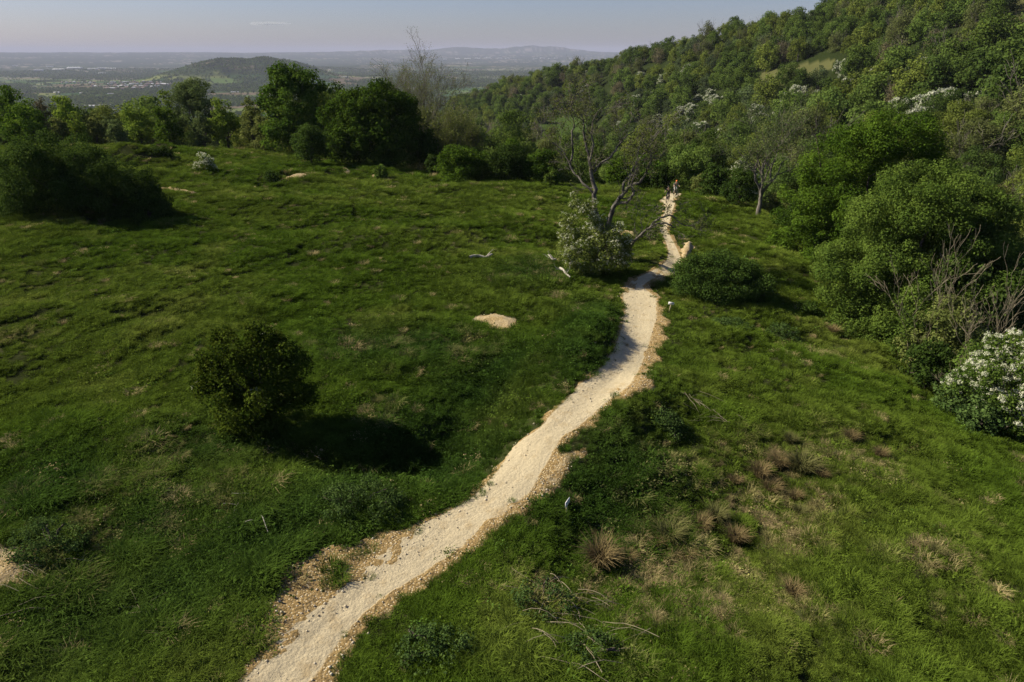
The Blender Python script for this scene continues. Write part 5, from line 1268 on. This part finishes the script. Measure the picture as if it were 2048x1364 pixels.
def bike(label, loc, rz):
    root = empty('mountain_bike', loc, label, 'bicycle', 'mountain bikes', rz)
    for xx in (-.57, .57):
        wd = Wood(); a = np.linspace(0, 6.2832, 25); wd.tube(np.stack([xx+.335*np.cos(a), np.zeros(25), .365+.335*np.sin(a)], 1), np.full(25, .028), 6)
        w_ = link('wheel', wd.mesh('wheel', RUBBER), root)
        wd = Wood()
        for k in range(10):
            q = k*.628; wd.tube([(xx, 0, .365), (xx+.32*math.cos(q), 0, .365+.32*math.sin(q))], [.003, .003], 3)
        wd.tube([(xx, -.05, .365), (xx, .05, .365)], [.02, .02], 6)
        link('spokes', wd.mesh('spokes', STEEL), w_)
    wd = Wood()
    for p, q, rr in (((-.57,0,.365),(-.05,0,.33),.014),((-.57,0,.365),(-.18,0,.80),.012),((-.05,0,.33),(-.2,0,.9),.018),((-.05,0,.33),(.38,0,.78),.022),((-.17,0,.78),(.36,0,.86),.02),((.35,0,.95),(.57,0,.365),.02)): wd.tube([p, q], [rr, rr], 6)
    link('frame', wd.mesh('frame', STEEL), root)
    wd = Wood(); wd.tube([(.34,-.36,1.02),(.38,-.1,.99),(.38,.1,.99),(.34,.36,1.02)], [.014]*4, 6); link('handlebar', wd.mesh('handlebar', STEEL), root)
    V, F = box_np(-.33, -.08, -.06, .06, .90, .95); link('saddle', mesh_np('saddle', V, [F], RUBBER), root)
    wd = Wood(); wd.tube([(-.05,-.1,.33),(-.05,.1,.33)], [.05, .05], 8); wd.tube([(-.2,.1,.25),(.1,-.1,.41)], [.015,.015], 4); link('crank', wd.mesh('crank', STEEL), root)
def rider(label, loc, rz, top, legs, helm):
    root = empty('person', loc, label, 'person', 'riders at the top of the path', rz)
    J = [(-.20,0,1.02,.15,.12),(-.12,0,1.2,.14,.11),(-.02,0,1.40,.17,.11),(.05,0,1.50,.06),(.11,0,1.60,.085),(.13,0,1.70,.09),
         (-.02,-.20,1.42,.06),(.12,-.30,1.22,.045),(.33,-.34,1.06,.035),(-.02,.20,1.42,.06),(.12,.30,1.22,.045),(.33,.34,1.06,.035),
         (-.18,-.10,.97,.09),(.10,-.13,.70,.065),(-.12,-.13,.35,.045),(.06,-.14,.27,.04),(-.18,.10,.97,.09),(.16,.13,.80,.065),(.02,.13,.47,.045),(.20,.14,.42,.04)]
    B = [(0,1),(1,2),(2,3),(3,4),(4,5),(2,6),(6,7),(7,8),(2,9),(9,10),(10,11),(0,12),(12,13),(13,14),(14,15),(0,16),(16,17),(17,18),(18,19)]
    body = skin_obj('body', J, B, root, SKIN)
    t = [J[i] for i in (0,1,2,6,7,9,10)]; t = [(*j[:3], *[r+.025 for r in j[3:]]) for j in t]
    skin_obj('jersey', t, [(0,1),(1,2),(2,3),(3,4),(2,5),(5,6)], root, top)
    t = [J[i] for i in (0,12,13,14,16,17,18)]; t = [(*j[:3], *[r+.02 for r in j[3:]]) for j in t]
    skin_obj('trousers', t, [(0,1),(1,2),(2,3),(0,4),(4,5),(5,6)], root, legs)
    a = np.linspace(0, 6.2832, 13)[:-1]; rings = [np.stack([.12+.14*math.cos(e)*np.cos(a), .11*math.cos(e)*np.sin(a), 1.70+.12*math.sin(e)+0*a], 1) for e in np.linspace(0, 1.45, 6)]
    V = np.vstack(rings); i, j = np.meshgrid(np.arange(5), np.arange(12), indexing='ij'); j2 = (j+1) % 12
    link('helmet', mesh_np('helmet', V, [np.stack([i*12+j, i*12+j2, (i+1)*12+j2, (i+1)*12+j], -1).reshape(-1, 4), np.arange(60, 72)[None]], helm, smooth=True), root)
b1 = ground_at(1335, 403); b2 = ground_at(1350, 390)
rider('rider in black on a bike coming down the top of the path', b1, R(-115), BLACKC, BLACKC, DKHELM); bike('mountain bike under the rider in black', b1, R(-115))
rider('rider with an orange helmet waiting behind at the path top', b2, R(-80), GREYC, PALEC, ORANGE); bike('mountain bike under the rider with the orange helmet', b2, R(-80))

# ------------------------------------------------------------------ a wisp of cloud, then the haze
m, n, l, out = mat('thin_cloud'); pv = n.new('ShaderNodeVolumePrincipled'); pv.inputs['Density'].default_value = .0016; pv.inputs['Color'].default_value = (1, 1, 1, 1); l.new(pv.outputs[0], out.inputs['Volume']); CLOUD_M = m
def cloud(u, v, wpx, hpx, seed, label):
    rg = np.random.default_rng(seed); c = at_range(u, v, 30000); Vs, Fs = [], []; k = 0
    a = np.linspace(0, 6.2832, 15)[:-1]; el = np.linspace(-1.5, 1.5, 9)
    W = wpx/1481*30000/2; H = hpx/1481*30000/2
    for q in range(9):
        ox = rg.normal()*W*.45; s = .25+.35*rg.random(); pts = np.vstack([np.stack([ox+W*s*math.cos(e)*np.cos(a), W*.35*s*math.cos(e)*np.sin(a)+rg.normal()*0, H*(.5+.6*rg.random())*(s+.3)*math.sin(e)+0*a], 1) for e in el])
        i, j = np.meshgrid(np.arange(8), np.arange(14), indexing='ij'); j2 = (j+1) % 14
        Vs.append(pts*(.9+.2*rg.random((len(pts), 1)))); Fs.append(np.stack([i*14+j, i*14+j2, (i+1)*14+j2, (i+1)*14+j], -1).reshape(-1, 4)+k); k += len(pts)
    tag(link('cloud', mesh_np('cloud', np.vstack(Vs), [np.vstack(Fs)], CLOUD_M, smooth=True), loc=c), label, 'cloud')
cloud(545, 47, 80, 9, 1, 'small thin white cloud low in the sky above the wooded hill')
m, n, l, out = mat('haze_air'); pv = n.new('ShaderNodeVolumePrincipled'); pv.inputs['Density'].default_value = 4.6e-5; pv.inputs['Color'].default_value = (.56, .59, .78, 1); l.new(pv.outputs[0], out.inputs['Volume'])
HZB = float(max(v.co.z for v in bpy.data.objects['ground'].data.vertices))+25
V, F = box_np(-47000, 47000, -47000, 47000, -260, HZB)
h_ = link('haze', mesh_np('haze', V, [F], m)); h_['kind'] = 'stuff'; h_['label'] = 'blue haze over the far plain'
